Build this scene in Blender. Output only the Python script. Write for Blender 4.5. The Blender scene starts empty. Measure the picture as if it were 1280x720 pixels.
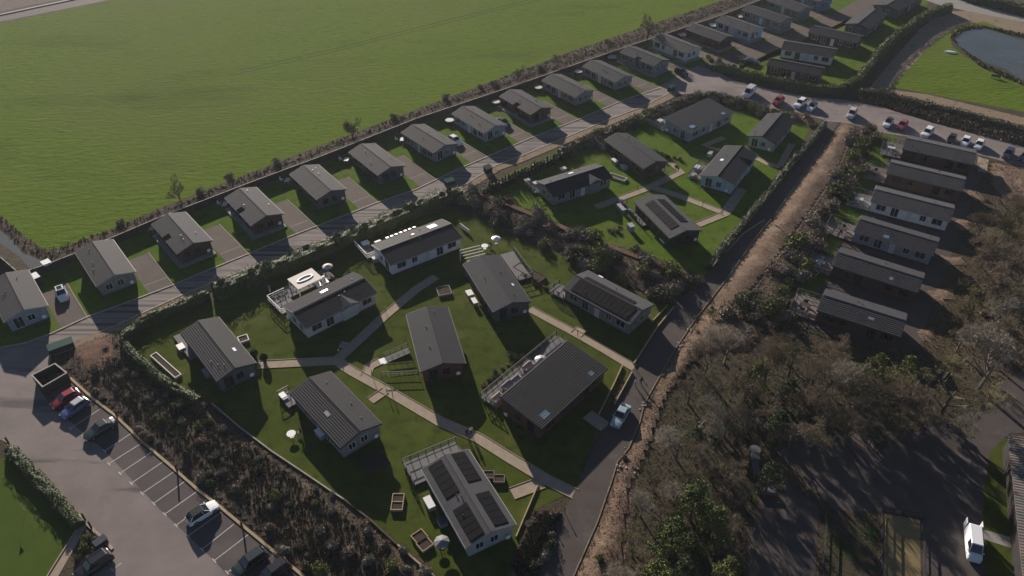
import bpy, bmesh, math, random
from math import sin, cos, pi, radians, hypot, atan2
from mathutils import Vector, noise
from mathutils.geometry import tessellate_polygon
random.seed(7)
S = bpy.context.scene
C = S.collection
R = random

# ------------------------------------------------------------------ camera
FOC, PITCH, H = 970.0, radians(38.95), 86.0
CP, SP = cos(PITCH), sin(PITCH)
cam = bpy.data.cameras.new('camera'); co = bpy.data.objects.new('camera', cam); C.objects.link(co)
co.location = (0, 0, H); co.rotation_euler = (pi/2 - PITCH, 0, radians(0.0))
cam.sensor_width = 36; cam.lens = FOC/1280*36; cam.clip_start = 1; cam.clip_end = 3000
S.camera = co

def G(u, v, z=0.0):
    """survey point of the photograph (1280x720) -> place on the level z"""
    dx = u-640; dz = 360-v
    Y = FOC*CP+dz*SP; Z = -FOC*SP+dz*CP
    t = -(H-z)/Z
    return (dx*t, Y*t)

# ------------------------------------------------------------------ materials
def nodes(name):
    m = bpy.data.materials.new(name); m.use_nodes = True
    nt = m.node_tree; b = nt.nodes['Principled BSDF']
    return m, nt, b
def noise_fac(nt, scale, detail=4, rough=.6, stretch=None, rot=0, lo=.35, hi=.65):
    tc = nt.nodes.new('ShaderNodeTexCoord'); n = nt.nodes.new('ShaderNodeTexNoise')
    n.inputs['Scale'].default_value = scale; n.inputs['Detail'].default_value = detail; n.inputs['Roughness'].default_value = rough
    mp = nt.nodes.new('ShaderNodeMapping'); nt.links.new(tc.outputs['Object'], mp.inputs[0])
    if stretch: mp.inputs['Scale'].default_value = stretch
    mp.inputs['Rotation'].default_value = (0, 0, rot)
    nt.links.new(mp.outputs[0], n.inputs['Vector'])
    mr = nt.nodes.new('ShaderNodeMapRange'); mr.inputs[1].default_value = lo; mr.inputs[2].default_value = hi
    nt.links.new(n.outputs[0], mr.inputs[0])
    return mr.outputs[0], n.outputs[0]
def mixc(nt, fac, a, b):
    mx = nt.nodes.new('ShaderNodeMix'); mx.data_type = 'RGBA'
    nt.links.new(fac, mx.inputs[0])
    for i, c in ((6, a), (7, b)):
        if isinstance(c, tuple): mx.inputs[i].default_value = (*c, 1)
        else: nt.links.new(c, mx.inputs[i])
    return mx.outputs[2]
def mat(name, c, rough=.8, spec=.3, var=None, scale=1., metal=0, bump=0, bscale=8, stretch=None, rot=0, layers=(), dirt=None, alpha=None):
    m, nt, b = nodes(name)
    b.inputs['Base Color'].default_value = (*c, 1)
    b.inputs['Roughness'].default_value = rough; b.inputs['Specular IOR Level'].default_value = spec
    b.inputs['Metallic'].default_value = metal
    col = None
    if var:
        f, _ = noise_fac(nt, scale, 5, .65, stretch, rot); col = mixc(nt, f, c, var)
    for (c2, sc, lo, hi, st, ro) in layers:
        f, _ = noise_fac(nt, sc, 5, .6, st, ro, lo, hi)
        col = mixc(nt, f, col if col is not None else c, c2)
    if col is not None: nt.links.new(col, b.inputs['Base Color'])
    if bump:
        _, h = noise_fac(nt, bscale, 6, .7, stretch, rot)
        bp = nt.nodes.new('ShaderNodeBump'); bp.inputs['Strength'].default_value = 1; bp.inputs['Distance'].default_value = bump
        nt.links.new(h, bp.inputs['Height']); nt.links.new(bp.outputs[0], b.inputs['Normal'])
    return m

M = {}
LANE = atan2(G(575,235)[1]-G(110,396)[1], G(575,235)[0]-G(110,396)[0])
PARK = atan2(G(320,672)[1]-G(89,474)[1], G(320,672)[0]-G(89,474)[0])
M['ground'] = mat('rough_earth', (.055,.044,.028), .95, .1, (.09,.07,.045), .25, bump=.25, bscale=2.5, layers=[((.075,.062,.035),.06,.5,.6,None,0)])
M['field'] = mat('pasture', (.096,.150,.012), 1, .03, (.110,.158,.016), .05, bump=.34, bscale=.75, stretch=(.5,1.25,1), rot=-.22,
                 layers=[((.062,.094,.010),1.1,.52,.72,(.35,1.3,1),-.22), ((.105,.138,.026),.014,.48,.68,None,0), ((.070,.105,.012),.035,.55,.7,(.4,1.2,1),-.2)])
M['lawn'] = mat('lawn_grass', (.088,.142,.012), 1, .04, (.066,.112,.010), .35, bump=.05, bscale=5, layers=[((.105,.125,.030),.12,.5,.7,None,0), ((.048,.082,.012),.5,.52,.7,None,0), ((.095,.088,.035),.9,.68,.78,None,0)])
M['lawn_olive'] = mat('worn_lawn', (.064,.086,.013), 1, .04, (.048,.066,.011), .3, bump=.05, bscale=5, layers=[((.088,.098,.024),.13,.5,.7,None,0), ((.036,.052,.009),.6,.52,.7,None,0), ((.085,.075,.035),1.0,.68,.78,None,0)])
M['green'] = mat('putting_green', (.066,.100,.018), 1, .04, (.056,.088,.015), .25, bump=.03, bscale=5, layers=[((.078,.105,.026),.08,.5,.7,None,0)])
M['tarmac'] = mat('tarmac', (.225,.188,.172), .85, .2, (.175,.146,.135), .18, bump=.01, bscale=20, layers=[((.135,.113,.106),.05,.5,.66,None,0), ((.23,.195,.18),3,.6,.8,None,0), ((.09,.08,.078),.12,.60,.68,(.25,2,1),-PARK)])
M['tarmac_lane'] = mat('lane_tarmac', (.180,.152,.140), .85, .2, (.23,.195,.175), .5, bump=.01, bscale=20, stretch=(.03,1.5,1), rot=-LANE,
                       layers=[((.075,.068,.066),.8,.50,.58,(.015,1.3,1),-LANE), ((.11,.1,.095),.1,.5,.7,None,0)])
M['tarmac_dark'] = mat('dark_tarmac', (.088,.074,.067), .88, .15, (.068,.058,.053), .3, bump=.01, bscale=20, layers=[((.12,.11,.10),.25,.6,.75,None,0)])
M['drive'] = mat('driveway_tarmac', (.120,.095,.082), .88, .15, (.095,.076,.067), .4, bump=.01, bscale=20, layers=[((.13,.11,.095),3,.6,.8,None,0)])
M['bay'] = mat('bay_tarmac', (.098,.081,.077), .88, .15, (.080,.067,.064), .3, bump=.01, bscale=20, layers=[((.115,.097,.092),.12,.5,.7,None,0)])
M['path'] = mat('gravel_path', (.36,.29,.215), .9, .2, (.29,.235,.175), 1.2, bump=.02, bscale=15)
M['concrete'] = mat('concrete', (.30,.28,.25), .85, .2, (.22,.21,.19), 1.5)
M['slab'] = mat('plinth_concrete', (.26,.26,.24), .85, .2, (.20,.20,.19), 1)
M['sand'] = mat('sandy_verge', (.27,.21,.145), .95, .1, (.19,.145,.10), 1.2, bump=.08, bscale=4, layers=[((.10,.09,.04),.5,.58,.7,None,0)])
M['bank'] = mat('dry_bank', (.225,.155,.110), .95, .1, (.155,.106,.074), .9, bump=.25, bscale=3, layers=[((.26,.20,.14),.25,.52,.65,None,0), ((.10,.085,.05),.6,.6,.7,None,0)])
M['scrub'] = mat('scrub_earth', (.098,.076,.056), .95, .1, (.066,.052,.039), .8, bump=.3, bscale=2.5, layers=[((.145,.108,.075),.2,.55,.7,None,0), ((.055,.055,.028),.5,.58,.7,None,0)])
M['redscrub'] = mat('bark_mulch', (.17,.10,.07), .95, .1, (.11,.07,.05), 1.2, bump=.2, bscale=3)
M['leafmould'] = mat('leaf_litter', (.070,.056,.036), .95, .1, (.048,.042,.026), .6, bump=.2, bscale=2.5, layers=[((.03,.045,.015),.1,.55,.65,None,0)])
M['water'] = mat('still_water', (.075,.078,.070), .25, .45, (.045,.052,.040), .08, bump=.02, bscale=1.5)
M['tan'] = mat('sandy_pitch', (.24,.185,.095), .95, .1, (.18,.14,.07), .3, bump=.03, bscale=3)
M['kerb'] = mat('kerb_stone', (.44,.38,.31), .85, .2, (.28,.24,.19), 2)
M['white_line'] = mat('line_paint', (.62,.58,.54), .7, .3, (.36,.33,.30), 6)
M['plough'] = mat('ploughed_soil', (.15,.115,.09), .95, .1, (.11,.085,.07), .5, bump=.2, bscale=1.5)

def roofmat(name, c): return mat(name, c, .8, .2, tuple(x*.8 for x in c), .5, bump=.012, bscale=9, layers=[(tuple(x*1.22 for x in c), 2.5, .58, .8, (1,1,1), 0)])
M['roof_slate'] = roofmat('slate_grey_tiles', (.024,.026,.033))
M['roof_brown'] = roofmat('brown_grey_tiles', (.036,.036,.040))
M['roof_char'] = roofmat('charcoal_tiles', (.034,.034,.039))
def clad(name, c):
    m, nt, b = nodes(name); b.inputs['Roughness'].default_value = .7; b.inputs['Specular IOR Level'].default_value = .3
    f, _ = noise_fac(nt, 1.3, 4); col = mixc(nt, f, c, tuple(x*.82 for x in c)); nt.links.new(col, b.inputs['Base Color'])
    tc = nt.nodes.new('ShaderNodeTexCoord'); w = nt.nodes.new('ShaderNodeTexWave'); w.bands_direction = 'Z'; w.wave_profile = 'SAW'
    w.inputs['Scale'].default_value = 1.05; nt.links.new(tc.outputs['Object'], w.inputs['Vector'])
    bp = nt.nodes.new('ShaderNodeBump'); bp.inputs['Distance'].default_value = .03; nt.links.new(w.outputs['Fac'], bp.inputs['Height']); nt.links.new(bp.outputs[0], b.inputs['Normal'])
    return m
for k, c in dict(bluegrey=(.26,.30,.36), greybrown=(.24,.22,.20), brown=(.100,.055,.042), redbrown=(.13,.06,.042), grey=(.22,.22,.225), darkgrey=(.115,.115,.12),
                 cream=(.60,.58,.52), white=(.66,.68,.68), lightblue=(.34,.48,.56), sage=(.33,.35,.30), greygreen=(.20,.225,.21), palegrey=(.40,.39,.37), black=(.035,.03,.03), blue=(.16,.24,.36)).items():
    M['w_'+k] = clad('cladding_'+k, c)
M['fascia_dark'] = mat('dark_fascia', (.05,.05,.052), .6, .4)
M['fascia_light'] = mat('light_fascia', (.34,.33,.31), .6, .4)
M['upvc'] = mat('white_frame', (.5,.5,.5), .5, .4)
M['frame_dark'] = mat('dark_frame', (.05,.05,.055), .5, .4)
M['glass'] = mat('window_glass', (.012,.015,.02), .06, .8)
M['skyglass'] = mat('skylight_glass', (.20,.33,.42), .12, .9)
M['skywhite'] = mat('bright_skylight', (.75,.78,.8), .25, .7)
M['solar'] = mat('solar_cells', (.006,.006,.009), .7, .06, (.009,.009,.012), 2)
M['solar_edge'] = mat('solar_frame', (.012,.012,.014), .8, .1)
M['deckboard'] = mat('deck_boards', (.17,.135,.115), .8, .25, (.15,.135,.12), 1.5, stretch=(.3,6,1))
M['deck_grey'] = mat('grey_deck_boards', (.17,.165,.16), .8, .2, (.12,.118,.115), 1.5, stretch=(.3,6,1))
M['timber'] = mat('new_timber', (.42,.33,.20), .85, .2, (.30,.23,.14), 3)
M['timber_dark'] = mat('stained_timber', (.085,.062,.045), .85, .2, (.06,.045,.034), 2)
M['white_wood'] = mat('white_painted_wood', (.68,.66,.60), .6, .3, (.55,.53,.48), 3)
M['soil'] = mat('bed_soil', (.050,.036,.028), .95, .1, (.08,.06,.045), 5, bump=.05, bscale=8)
M['black_metal'] = mat('black_metal', (.015,.015,.016), .4, .5)
M['grey_plastic'] = mat('grey_plastic', (.30,.30,.31), .5, .4)
M['white_plastic'] = mat('white_plastic', (.76,.76,.74), .4, .5)
M['table_pale'] = mat('pale_table_top', (.42,.41,.39), .6, .3)
M['cream_cover'] = mat('cream_cover', (.46,.42,.36), .6, .3)
M['rattan'] = mat('dark_rattan', (.035,.033,.032), .7, .3)
M['green_plastic'] = mat('green_plastic', (.02,.10,.06), .45, .4)
M['chrome'] = mat('shiny_steel', (.7,.7,.7), .15, .8, metal=1)
M['tyre'] = mat('tyre_rubber', (.015,.015,.015), .85, .2)
M['rim'] = mat('alloy_rim', (.35,.35,.36), .35, .6, metal=.8)
M['headlamp'] = mat('lamp_lens', (.7,.72,.75), .1, .8)
M['taillamp'] = mat('red_lens', (.35,.01,.01), .2, .6)
M['fence_dark'] = mat('dark_close_board', (.060,.052,.046), .85, .2, (.042,.038,.034), 2)
M['fence_cap'] = mat('fence_capping', (.42,.38,.33), .8, .2, (.32,.29,.25), 2)
M['bark'] = mat('pale_bark', (.21,.18,.14), .9, .2, (.14,.12,.095), 2)
M['bark_brown'] = mat('brown_bark', (.14,.115,.085), .9, .2, (.09,.07,.05), 2)
M['twig_brown'] = mat('brown_twigs', (.165,.130,.088), .9, .15)
M['twig_grey'] = mat('grey_twigs', (.25,.22,.17), .9, .15)
M['twig_olive'] = mat('olive_twigs', (.165,.145,.075), .9, .15)
def leaf(name, c, c2):
    m, nt, b = nodes(name); b.inputs['Roughness'].default_value = .7; b.inputs['Specular IOR Level'].default_value = .2
    f, _ = noise_fac(nt, 1.2, 3); col = mixc(nt, f, c, c2); nt.links.new(col, b.inputs['Base Color'])
    return m
M['leaf_hedge'] = leaf('hedge_leaves', (.095,.115,.024), (.14,.145,.04))
M['leaf_dark'] = leaf('dark_leaves', (.035,.052,.018), (.06,.075,.026))
M['leaf_green'] = leaf('green_leaves', (.062,.090,.020), (.095,.118,.028))
M['leaf_yellow'] = leaf('yellow_green_leaves', (.15,.16,.025), (.10,.12,.02))
M['leaf_brown'] = leaf('withered_leaves', (.125,.095,.066), (.175,.135,.095))
M['leaf_grey'] = leaf('grey_brown_stems', (.125,.118,.088), (.19,.175,.135))
M['leaf_rust'] = leaf('rusty_leaves', (.135,.060,.040), (.09,.045,.035))
M['straw'] = leaf('straw', (.27,.21,.13), (.19,.15,.09))
for k, c in dict(white=(.78,.78,.78), black=(.012,.013,.015), red=(.28,.012,.02), silver=(.45,.46,.47), blue=(.09,.11,.26), icegrey=(.30,.38,.42), navy=(.03,.035,.06), pink=(.30,.05,.08), darkgreen=(.02,.035,.035)).items():
    M['c_'+k] = mat('car_paint_'+k, c, .28, .6)
for k, c in dict(skin=(.45,.28,.2), dark=(.02,.02,.025), white=(.6,.6,.6), jeans=(.05,.07,.12), blue=(.08,.12,.3), hair=(.04,.025,.015), grey=(.2,.2,.2)).items():
    M['p_'+k] = mat('cloth_'+k, c, .85, .2)

# ------------------------------------------------------------------ object helpers
def tag(o, label=None, cat=None, group=None, kind=None):
    if label: o['label'] = label
    if cat: o['category'] = cat
    if group: o['group'] = group
    if kind: o['kind'] = kind
    return o
def empty(name, loc, rz=0):
    o = bpy.data.objects.new(name, None); C.objects.link(o); o.location = loc; o.rotation_euler = (0,0,rz); o.empty_display_size = .5
    return o
class MB:
    def __init__(s): s.v=[]; s.f=[]; s.m=[]; s.mi=0
    def add(s, vs, fs):
        n=len(s.v); s.v+=[tuple(p) for p in vs]; s.f+=[tuple(i+n for i in f) for f in fs]; s.m+=[s.mi]*len(fs); return s
    def box(s, x0,x1,y0,y1,z0,z1):
        return s.add([(x,y,z) for z in (z0,z1) for y in (y0,y1) for x in (x0,x1)], [(0,2,3,1),(4,5,7,6),(0,1,5,4),(2,6,7,3),(0,4,6,2),(1,3,7,5)])
    def prism(s, poly, z0, z1, cap=True):
        n=len(poly)
        a=sum(poly[i][0]*poly[(i+1)%n][1]-poly[(i+1)%n][0]*poly[i][1] for i in range(n))
        if a<0: poly=poly[::-1]
        vs=[(p[0],p[1],z0) for p in poly]+[(p[0],p[1],z1) for p in poly]
        fs=[(i,(i+1)%n,n+(i+1)%n,n+i) for i in range(n)]
        if cap: fs+= [tuple(range(n,2*n)), tuple(range(n-1,-1,-1))]
        return s.add(vs,fs)
    def cyl(s, x,y,z0,z1,r0,r1=None,n=10):
        r1=r0 if r1 is None else r1
        vs=[(x+r0*cos(2*pi*i/n),y+r0*sin(2*pi*i/n),z0) for i in range(n)]+[(x+r1*cos(2*pi*i/n),y+r1*sin(2*pi*i/n),z1) for i in range(n)]
        return s.add(vs,[(i,(i+1)%n,n+(i+1)%n,n+i) for i in range(n)]+[tuple(range(n,2*n)),tuple(range(n-1,-1,-1))])
    def tube(s, a, b, r0, r1, n=4):
        a=Vector(a); b=Vector(b); d=(b-a)
        if d.length<1e-6: return s
        d.normalize(); u=d.orthogonal().normalized(); w=d.cross(u)
        vs=[a+(u*cos(2*pi*i/n)+w*sin(2*pi*i/n))*r0 for i in range(n)]+[b+(u*cos(2*pi*i/n)+w*sin(2*pi*i/n))*r1 for i in range(n)]
        return s.add(vs,[(i,(i+1)%n,n+(i+1)%n,n+i) for i in range(n)]+[tuple(range(n,2*n))])
    def build(s, name, mats, parent=None, loc=None, rz=None, smooth=False):
        me=bpy.data.meshes.new(name); me.from_pydata(s.v,[],s.f)
        for m in (mats if isinstance(mats,(list,tuple)) else [mats]): me.materials.append(m)
        if any(s.m): me.polygons.foreach_set('material_index', s.m)
        if smooth: me.polygons.foreach_set('use_smooth',[True]*len(s.f))
        me.update()
        o=bpy.data.objects.new(name,me); C.objects.link(o)
        if parent: o.parent=parent
        if loc is not None: o.location=loc
        if rz is not None: o.rotation_euler=(0,0,rz)
        return o
def mk(mb,name,m):
    o=mb.build(name,m); me=o.data; bpy.data.objects.remove(o); return me
def link(name, me, parent=None, loc=None, rz=0, sc=None):
    o=bpy.data.objects.new(name,me); C.objects.link(o)
    if parent: o.parent=parent
    if loc is not None: o.location=loc
    o.rotation_euler=(0,0,rz)
    if sc is not None: o.scale=(sc,sc,sc) if not isinstance(sc,tuple) else sc
    return o
def copy_tree(o, parent=None):
    c=o.copy(); C.objects.link(c)
    if parent: c.parent=parent
    for ch in o.children: copy_tree(ch,c)
    return c
def sheet(name, pts, m, z, px=True, kind='structure', label=None):
    P=[G(*p) for p in pts] if px else pts
    v=[Vector((x,y,0)) for x,y in P]; t=tessellate_polygon([v])
    mb=MB(); mb.add([(x,y,z) for x,y in P],[])
    for a in t:
        p=[P[i] for i in a]; ar=(p[1][0]-p[0][0])*(p[2][1]-p[0][1])-(p[2][0]-p[0][0])*(p[1][1]-p[0][1])
        mb.f.append(tuple(a) if ar>0 else tuple(a[::-1])); mb.m.append(0)
    o=mb.build(name,m); o['kind']=kind
    if label: o['label']=label
    return o
def offset(line, w):
    """left and right edges of a polyline (world xy) of width w"""
    L=[];Rr=[]
    for i,p in enumerate(line):
        a=line[max(i-1,0)]; b=line[min(i+1,len(line)-1)]
        dx,dy=b[0]-a[0],b[1]-a[1]; l=hypot(dx,dy) or 1
        L.append((p[0]-dy/l*w/2,p[1]+dx/l*w/2)); Rr.append((p[0]+dy/l*w/2,p[1]-dx/l*w/2))
    return L,Rr
def ribbon(name, pts, w, m, z0, z1=None, px=True, kind='structure'):
    P=[G(*p) for p in pts] if px else pts
    L,Rr=offset(P,w); n=len(P); mb=MB()
    if z1 is None:
        mb.add([(x,y,z0) for x,y in L]+[(x,y,z0) for x,y in Rr],[(i,n+i,n+i+1,i+1) for i in range(n-1)])
    else:
        vs=[(x,y,z0) for x,y in L]+[(x,y,z0) for x,y in Rr]+[(x,y,z1) for x,y in L]+[(x,y,z1) for x,y in Rr]
        fs=[]
        for i in range(n-1):
            fs+=[(2*n+i,3*n+i,3*n+i+1,2*n+i+1),(i,2*n+i,2*n+i+1,i+1),(n+i,n+i+1,3*n+i+1,3*n+i)]
        fs+=[(0,n,3*n,2*n),(n-1,3*n-1,4*n-1,2*n-1)]
        mb.add(vs,fs)
    o=mb.build(name,m)
    if kind: o['kind']=kind
    return o
def inside(p, poly):
    x,y=p; c=False; n=len(poly); j=n-1
    for i in range(n):
        xi,yi=poly[i]; xj,yj=poly[j]
        if (yi>y)!=(yj>y) and x<(xj-xi)*(y-yi)/(yj-yi)+xi: c=not c
        j=i
    return c
def edge_dist(p, poly):
    x,y=p; best=1e9; n=len(poly)
    for i in range(n):
        ax,ay=poly[i]; bx,by=poly[(i+1)%n]; dx,dy=bx-ax,by-ay; l=dx*dx+dy*dy or 1
        t=max(0,min(1,((x-ax)*dx+(y-ay)*dy)/l)); best=min(best,hypot(x-ax-t*dx,y-ay-t*dy))
    return best
HB=[]  # mounds: poly, height
def mh(x,y,h): return h*(.65+.5*noise.noise((x*.12,y*.12,3)))+.13*noise.noise((x*.55,y*.55,1))+.05*noise.noise((x*1.7,y*1.7,8))
def mound(name, pts, m, h, res=.8, base_z=.004):
    poly=[G(*p) for p in pts]
    sheet(name, pts, m, base_z)
    x0=min(p[0] for p in poly);x1=max(p[0] for p in poly);y0=min(p[1] for p in poly);y1=max(p[1] for p in poly)
    nx=int((x1-x0)/res)+1; ny=int((y1-y0)/res)+1; idx={}; mb=MB()
    for j in range(ny+1):
        for i in range(nx+1):
            p=(x0+i*res,y0+j*res)
            if inside(p,poly):
                d=edge_dist(p,poly); k=min(1,d/2.5)
                idx[(i,j)]=len(mb.v); mb.v.append((p[0],p[1],max(.0,k*mh(p[0],p[1],h))+.03*(d>.3)))
    for (i,j),a in idx.items():
        q=[idx.get((i+1,j)),idx.get((i+1,j+1)),idx.get((i,j+1))]
        if None not in q: mb.f.append((a,*q)); mb.m.append(0)
    o=mb.build(name,m,smooth=True); o['kind']='structure'
    HB.append((poly,h))
def gh(x,y):
    for poly,h in HB:
        if inside((x,y),poly):
            return max(0,min(1,edge_dist((x,y),poly)/2.5)*mh(x,y,h))
    return 0

# ------------------------------------------------------------------ world and sun
SUN_AZ = radians(-21.0); SUN_EL = radians(16.5)       # azimuth measured clockwise from +Y
w = bpy.data.worlds.new('World'); S.world = w; w.use_nodes = True
nt = w.node_tree; bg = nt.nodes['Background']; sky = nt.nodes.new('ShaderNodeTexSky'); sky.sky_type = 'NISHITA'; sky.sun_disc = False
sky.sun_elevation = SUN_EL; sky.sun_rotation = SUN_AZ; sky.air_density = .65; sky.dust_density = .3; sky.ozone_density = 1.6
nt.links.new(sky.outputs[0], bg.inputs[0]); bg.inputs[1].default_value = .05
sl = bpy.data.lights.new('sun','SUN'); so = bpy.data.objects.new('sun',sl); C.objects.link(so)
sl.energy = 5.0; sl.angle = radians(.6); sl.color = (1,.89,.78)
d = Vector((sin(SUN_AZ)*cos(SUN_EL), cos(SUN_AZ)*cos(SUN_EL), sin(SUN_EL)))
so.rotation_euler = d.to_track_quat('Z','Y').to_euler(); so.location = (-60,160,80)
S.view_settings.view_transform = 'Standard'; S.view_settings.look = 'None'; S.view_settings.gamma = 1; S.view_settings.exposure = .78
S.cycles.max_bounces = 5; S.cycles.diffuse_bounces = 2; S.cycles.glossy_bounces = 2; S.cycles.transmission_bounces = 2; S.cycles.volume_bounces = 0
S.cycles.use_denoising = True

# ------------------------------------------------------------------ ground
sheet('ground', [(-1500,-600),(1500,-600),(1500,1600),(-1500,1600)], M['ground'], 0, px=False)
FE=[(-60,262),(0,268),(18,284),(38,301),(56,312),(75,311),(100,302),(150,282),(200,260),(300,221),(400,182),(520,137),(640,92),(720,62),(800,35),(880,8),(930,-10)]
sheet('field', FE+[(1010,-60),(900,-190),(300,-160),(143,-3),(143,0),(0,29),(-120,52),(-200,200)], M['field'], .012)
ribbon('field_track', [(300,88),(430,58),(520,35),(640,5),(760,-24)], .5, mat('worn_grass',(.07,.085,.02),1,.03,(.055,.075,.014),.6), .016)
ribbon('field_track', [(296,93),(426,62.5),(518,39),(640,8.5),(765,-20)], .4, bpy.data.materials['worn_grass'], .016)
sheet('ploughed_field', [(-150,50),(0,15),(60,2),(130,-14),(300,-120),(-300,-120),(-300,40)], M['plough'], .008)
sheet('road', [(-150,57),(0,27.5),(142,-1),(260,-26),(230,-34),(128,-10),(0,20),(-150,48)], M['tarmac_dark'], .02)
ribbon('road_verge', [(-100,38),(0,19),(85,1),(200,-24)], 1.0, M['concrete'], .02, .25)
# water
sheet('stream', [(-30,280),(0,287),(15,300),(27,315),(50,325),(54,331),(38,337),(25,322),(0,303),(-30,290)], M['water'], .012)
sheet('rough_grass', [(-60,292),(0,303),(25,322),(38,337),(20,350),(-60,360)], M['scrub'], .008)
POND=[(1193,47),(1197,41),(1212,38),(1220,35),(1232,36),(1250,41),(1272,49),(1300,52),(1420,60),(1440,110),(1320,118),(1280,101),(1255,86),(1230,78),(1205,62),(1195,55)]
sheet('pond_bank', [(1188,48),(1194,38),(1218,31),(1252,37),(1300,47),(1440,52),(1450,118),(1320,124),(1276,105),(1250,90),(1224,81),(1200,66),(1190,57)], M['leafmould'], .03)
sheet('pond', POND, M['water'], .05)
sheet('meadow', [(1108,108),(1140,80),(1168,52),(1190,36),(1215,25),(1260,28),(1400,52),(1600,70),(1600,190),(1400,160),(1280,140),(1200,125),(1150,115)], M['field'], .014)
sheet('rough_track', [(1085,112),(1120,70),(1150,35),(1180,15),(1230,12),(1330,45),(1600,60),(1600,75),(1320,60),(1230,27),(1196,33),(1170,50),(1140,82),(1110,112),(1160,118),(1280,147),(1500,190),(1500,200),(1280,157),(1180,133),(1120,120)], M['sand'], .022)
sheet('far_track', [(1130,-10),(1170,5),(1200,12),(1290,30),(1290,24),(1210,3),(1180,-12)], M['concrete'], .03)
# lawns
LU=[(-20,438),(0,435),(32,429),(65,417),(110,396),(160,378),(215,357),(275,332),(312,317),(362,296),(430,270),(470,254),(520,237),(572,212),(607,197),(665,172),(722,150),(780,125),(825,110)]
LL=[(65,437),(125,415),(150,405),(175,393),(230,368),(300,340),(350,322),(390,307),(450,282),(520,256),(575,235),(620,207),(652,195),(707,172),(760,150),(802,134),(840,115)]
FENCE=[(-40,372),(20,343),(61,329),(92,317),(140,296.5),(200,271),(320,225),(400,195.5),(520,148),(640,108),(727,77.5),(800,52.5),(840,39.5),(905,17.5),(950,0),(985,-14)]
sheet('lawn', FENCE+[(1060,-30),(1090,-5),(1060,30),(960,75),(880,100),(825,112)]+LU[::-1], M['lawn'], .012)
LAWN_M=[(160,428),(200,402),(260,380),(330,352),(400,322),(470,296),(520,272),(568,262),(590,267),(625,288),(660,305),(700,318),(740,345),(810,372),(842,384),(792,458),(746,530),(722,612),(662,640),(640,700),(655,750),(560,735),(530,700),(480,665),(430,625),(410,612),(340,565),(265,505),(235,490),(190,462),(170,440)]
sheet('lawn', LAWN_M, M['lawn_olive'], .012)
LAWN_N=[(600,238),(640,215),(700,188),(800,158),(850,138),(905,132),(960,142),(1020,152),(1000,180),(940,262),(880,345),(820,322),(740,298),(680,272)]
sheet('lawn', LAWN_N, M['lawn'], .012)
sheet('lawn', [(1100,168),(1122,170),(1110,200),(1075,250),(1085,262),(1045,310),(1035,345),(1005,395),(975,402),(990,372),(1020,320),(1040,275),(1070,225)], M['lawn'], .012)
sheet('yard', [(1120,170),(1225,192),(1235,215),(1190,300),(1150,400),(1120,440),(1000,405),(1040,310),(1085,262),(1075,250)], M['tarmac_dark'], .01)  # grass gaps between terrace lodges, coloured dark to stand in for the lodges' shade
sheet('lawn', [(945,75),(985,55),(1040,32),(1110,-5),(1165,-5),(1150,25),(1100,75),(1060,112),(1000,108),(900,90),(920,84)], M['lawn'], .012)
sheet('putting_green', [(-60,560),(0,572),(14,577),(60,630),(97,667),(60,722),(20,790),(-120,790)], M['green'], .012)
# roads
sheet('driveway_apron', [(825,110),(845,98),(877,80),(930,59),(975,46),(1010,33),(1050,13),(1080,-5),(1112,-5),(1075,17),(1040,34),(1000,52),(960,66),(925,84),(900,92),(890,106),(850,116)], M['drive'], .024)
sheet('road', [(790,122),(825,108),(845,95),(872,82),(900,92),(922,102),(965,112),(1015,122),(1057,125),(1105,135),(1160,152),(1200,163),(1240,172),(1300,190),(1500,245),(1500,275),(1300,214),(1225,194),(1180,182),(1140,172),(1100,166),(1068,156),(1030,150),(990,139),(960,136),(925,123),(890,116),(850,118),(800,140)], M['tarmac'], .030)
sheet('lane', LU+[(830,112)]+LL[::-1]+[(62,455),(40,470),(-30,490)], M['tarmac_lane'], .036)
sheet('car_park', [(-60,434),(0,434),(67,436),(62,455),(89,474),(116,499),(145,521),(177,552),(220,589),(246,612),(272,632),(320,672),(380,722),(430,770),(40,790),(95,715),(130,692),(140,687),(104,650),(72,619),(11,555),(-60,520)], M['tarmac'], .044)
sheet('parking_bays', [(89,474),(116,499),(145,521),(177,552),(220,589),(246,612),(272,632),(320,672),(380,722),(430,770),(330,770),(268,701),(200,637),(130,563),(62,505),(50,487),(62,470)], M['bay'], .050)
CL=[(1030,151),(1000,192),(965,240),(942,265),(915,300),(890,335),(872,352),(842,383),(815,425),(791,462),(772,500),(760,530),(735,575),(718,615),(702,645),(686,685),(665,740)]
CR=[(1050,152),(1030,180),(1014,205),(990,238),(967,270),(940,303),(915,340),(880,385),(865,405),(847,432),(822,475),(805,505),(800,527),(786,560),(772,577),(765,600),(747,652),(717,720),(705,750)]
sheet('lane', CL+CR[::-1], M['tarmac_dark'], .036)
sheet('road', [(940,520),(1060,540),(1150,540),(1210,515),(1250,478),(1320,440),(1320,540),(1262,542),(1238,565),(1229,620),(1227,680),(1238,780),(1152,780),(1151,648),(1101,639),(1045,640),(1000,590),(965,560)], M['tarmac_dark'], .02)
sheet('sandy_pitch', [(1102,642),(1150,650),(1152,780),(1101,780)], M['tan'], .03)
sheet('yard', [(1028,636),(1096,642),(1096,780),(1020,780)], M['leafmould'], .03)
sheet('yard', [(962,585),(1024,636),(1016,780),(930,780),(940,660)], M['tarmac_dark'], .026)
ribbon('kerb', [(972,566),(1000,594),(1028,634),(1062,664),(1094,700)], .35, M['timber_dark'], .0, .12)
sheet('lawn', [(1232,560),(1262,545),(1275,640),(1300,780),(1240,780),(1229,680),(1230,620)], M['lawn_olive'], .012)
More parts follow.
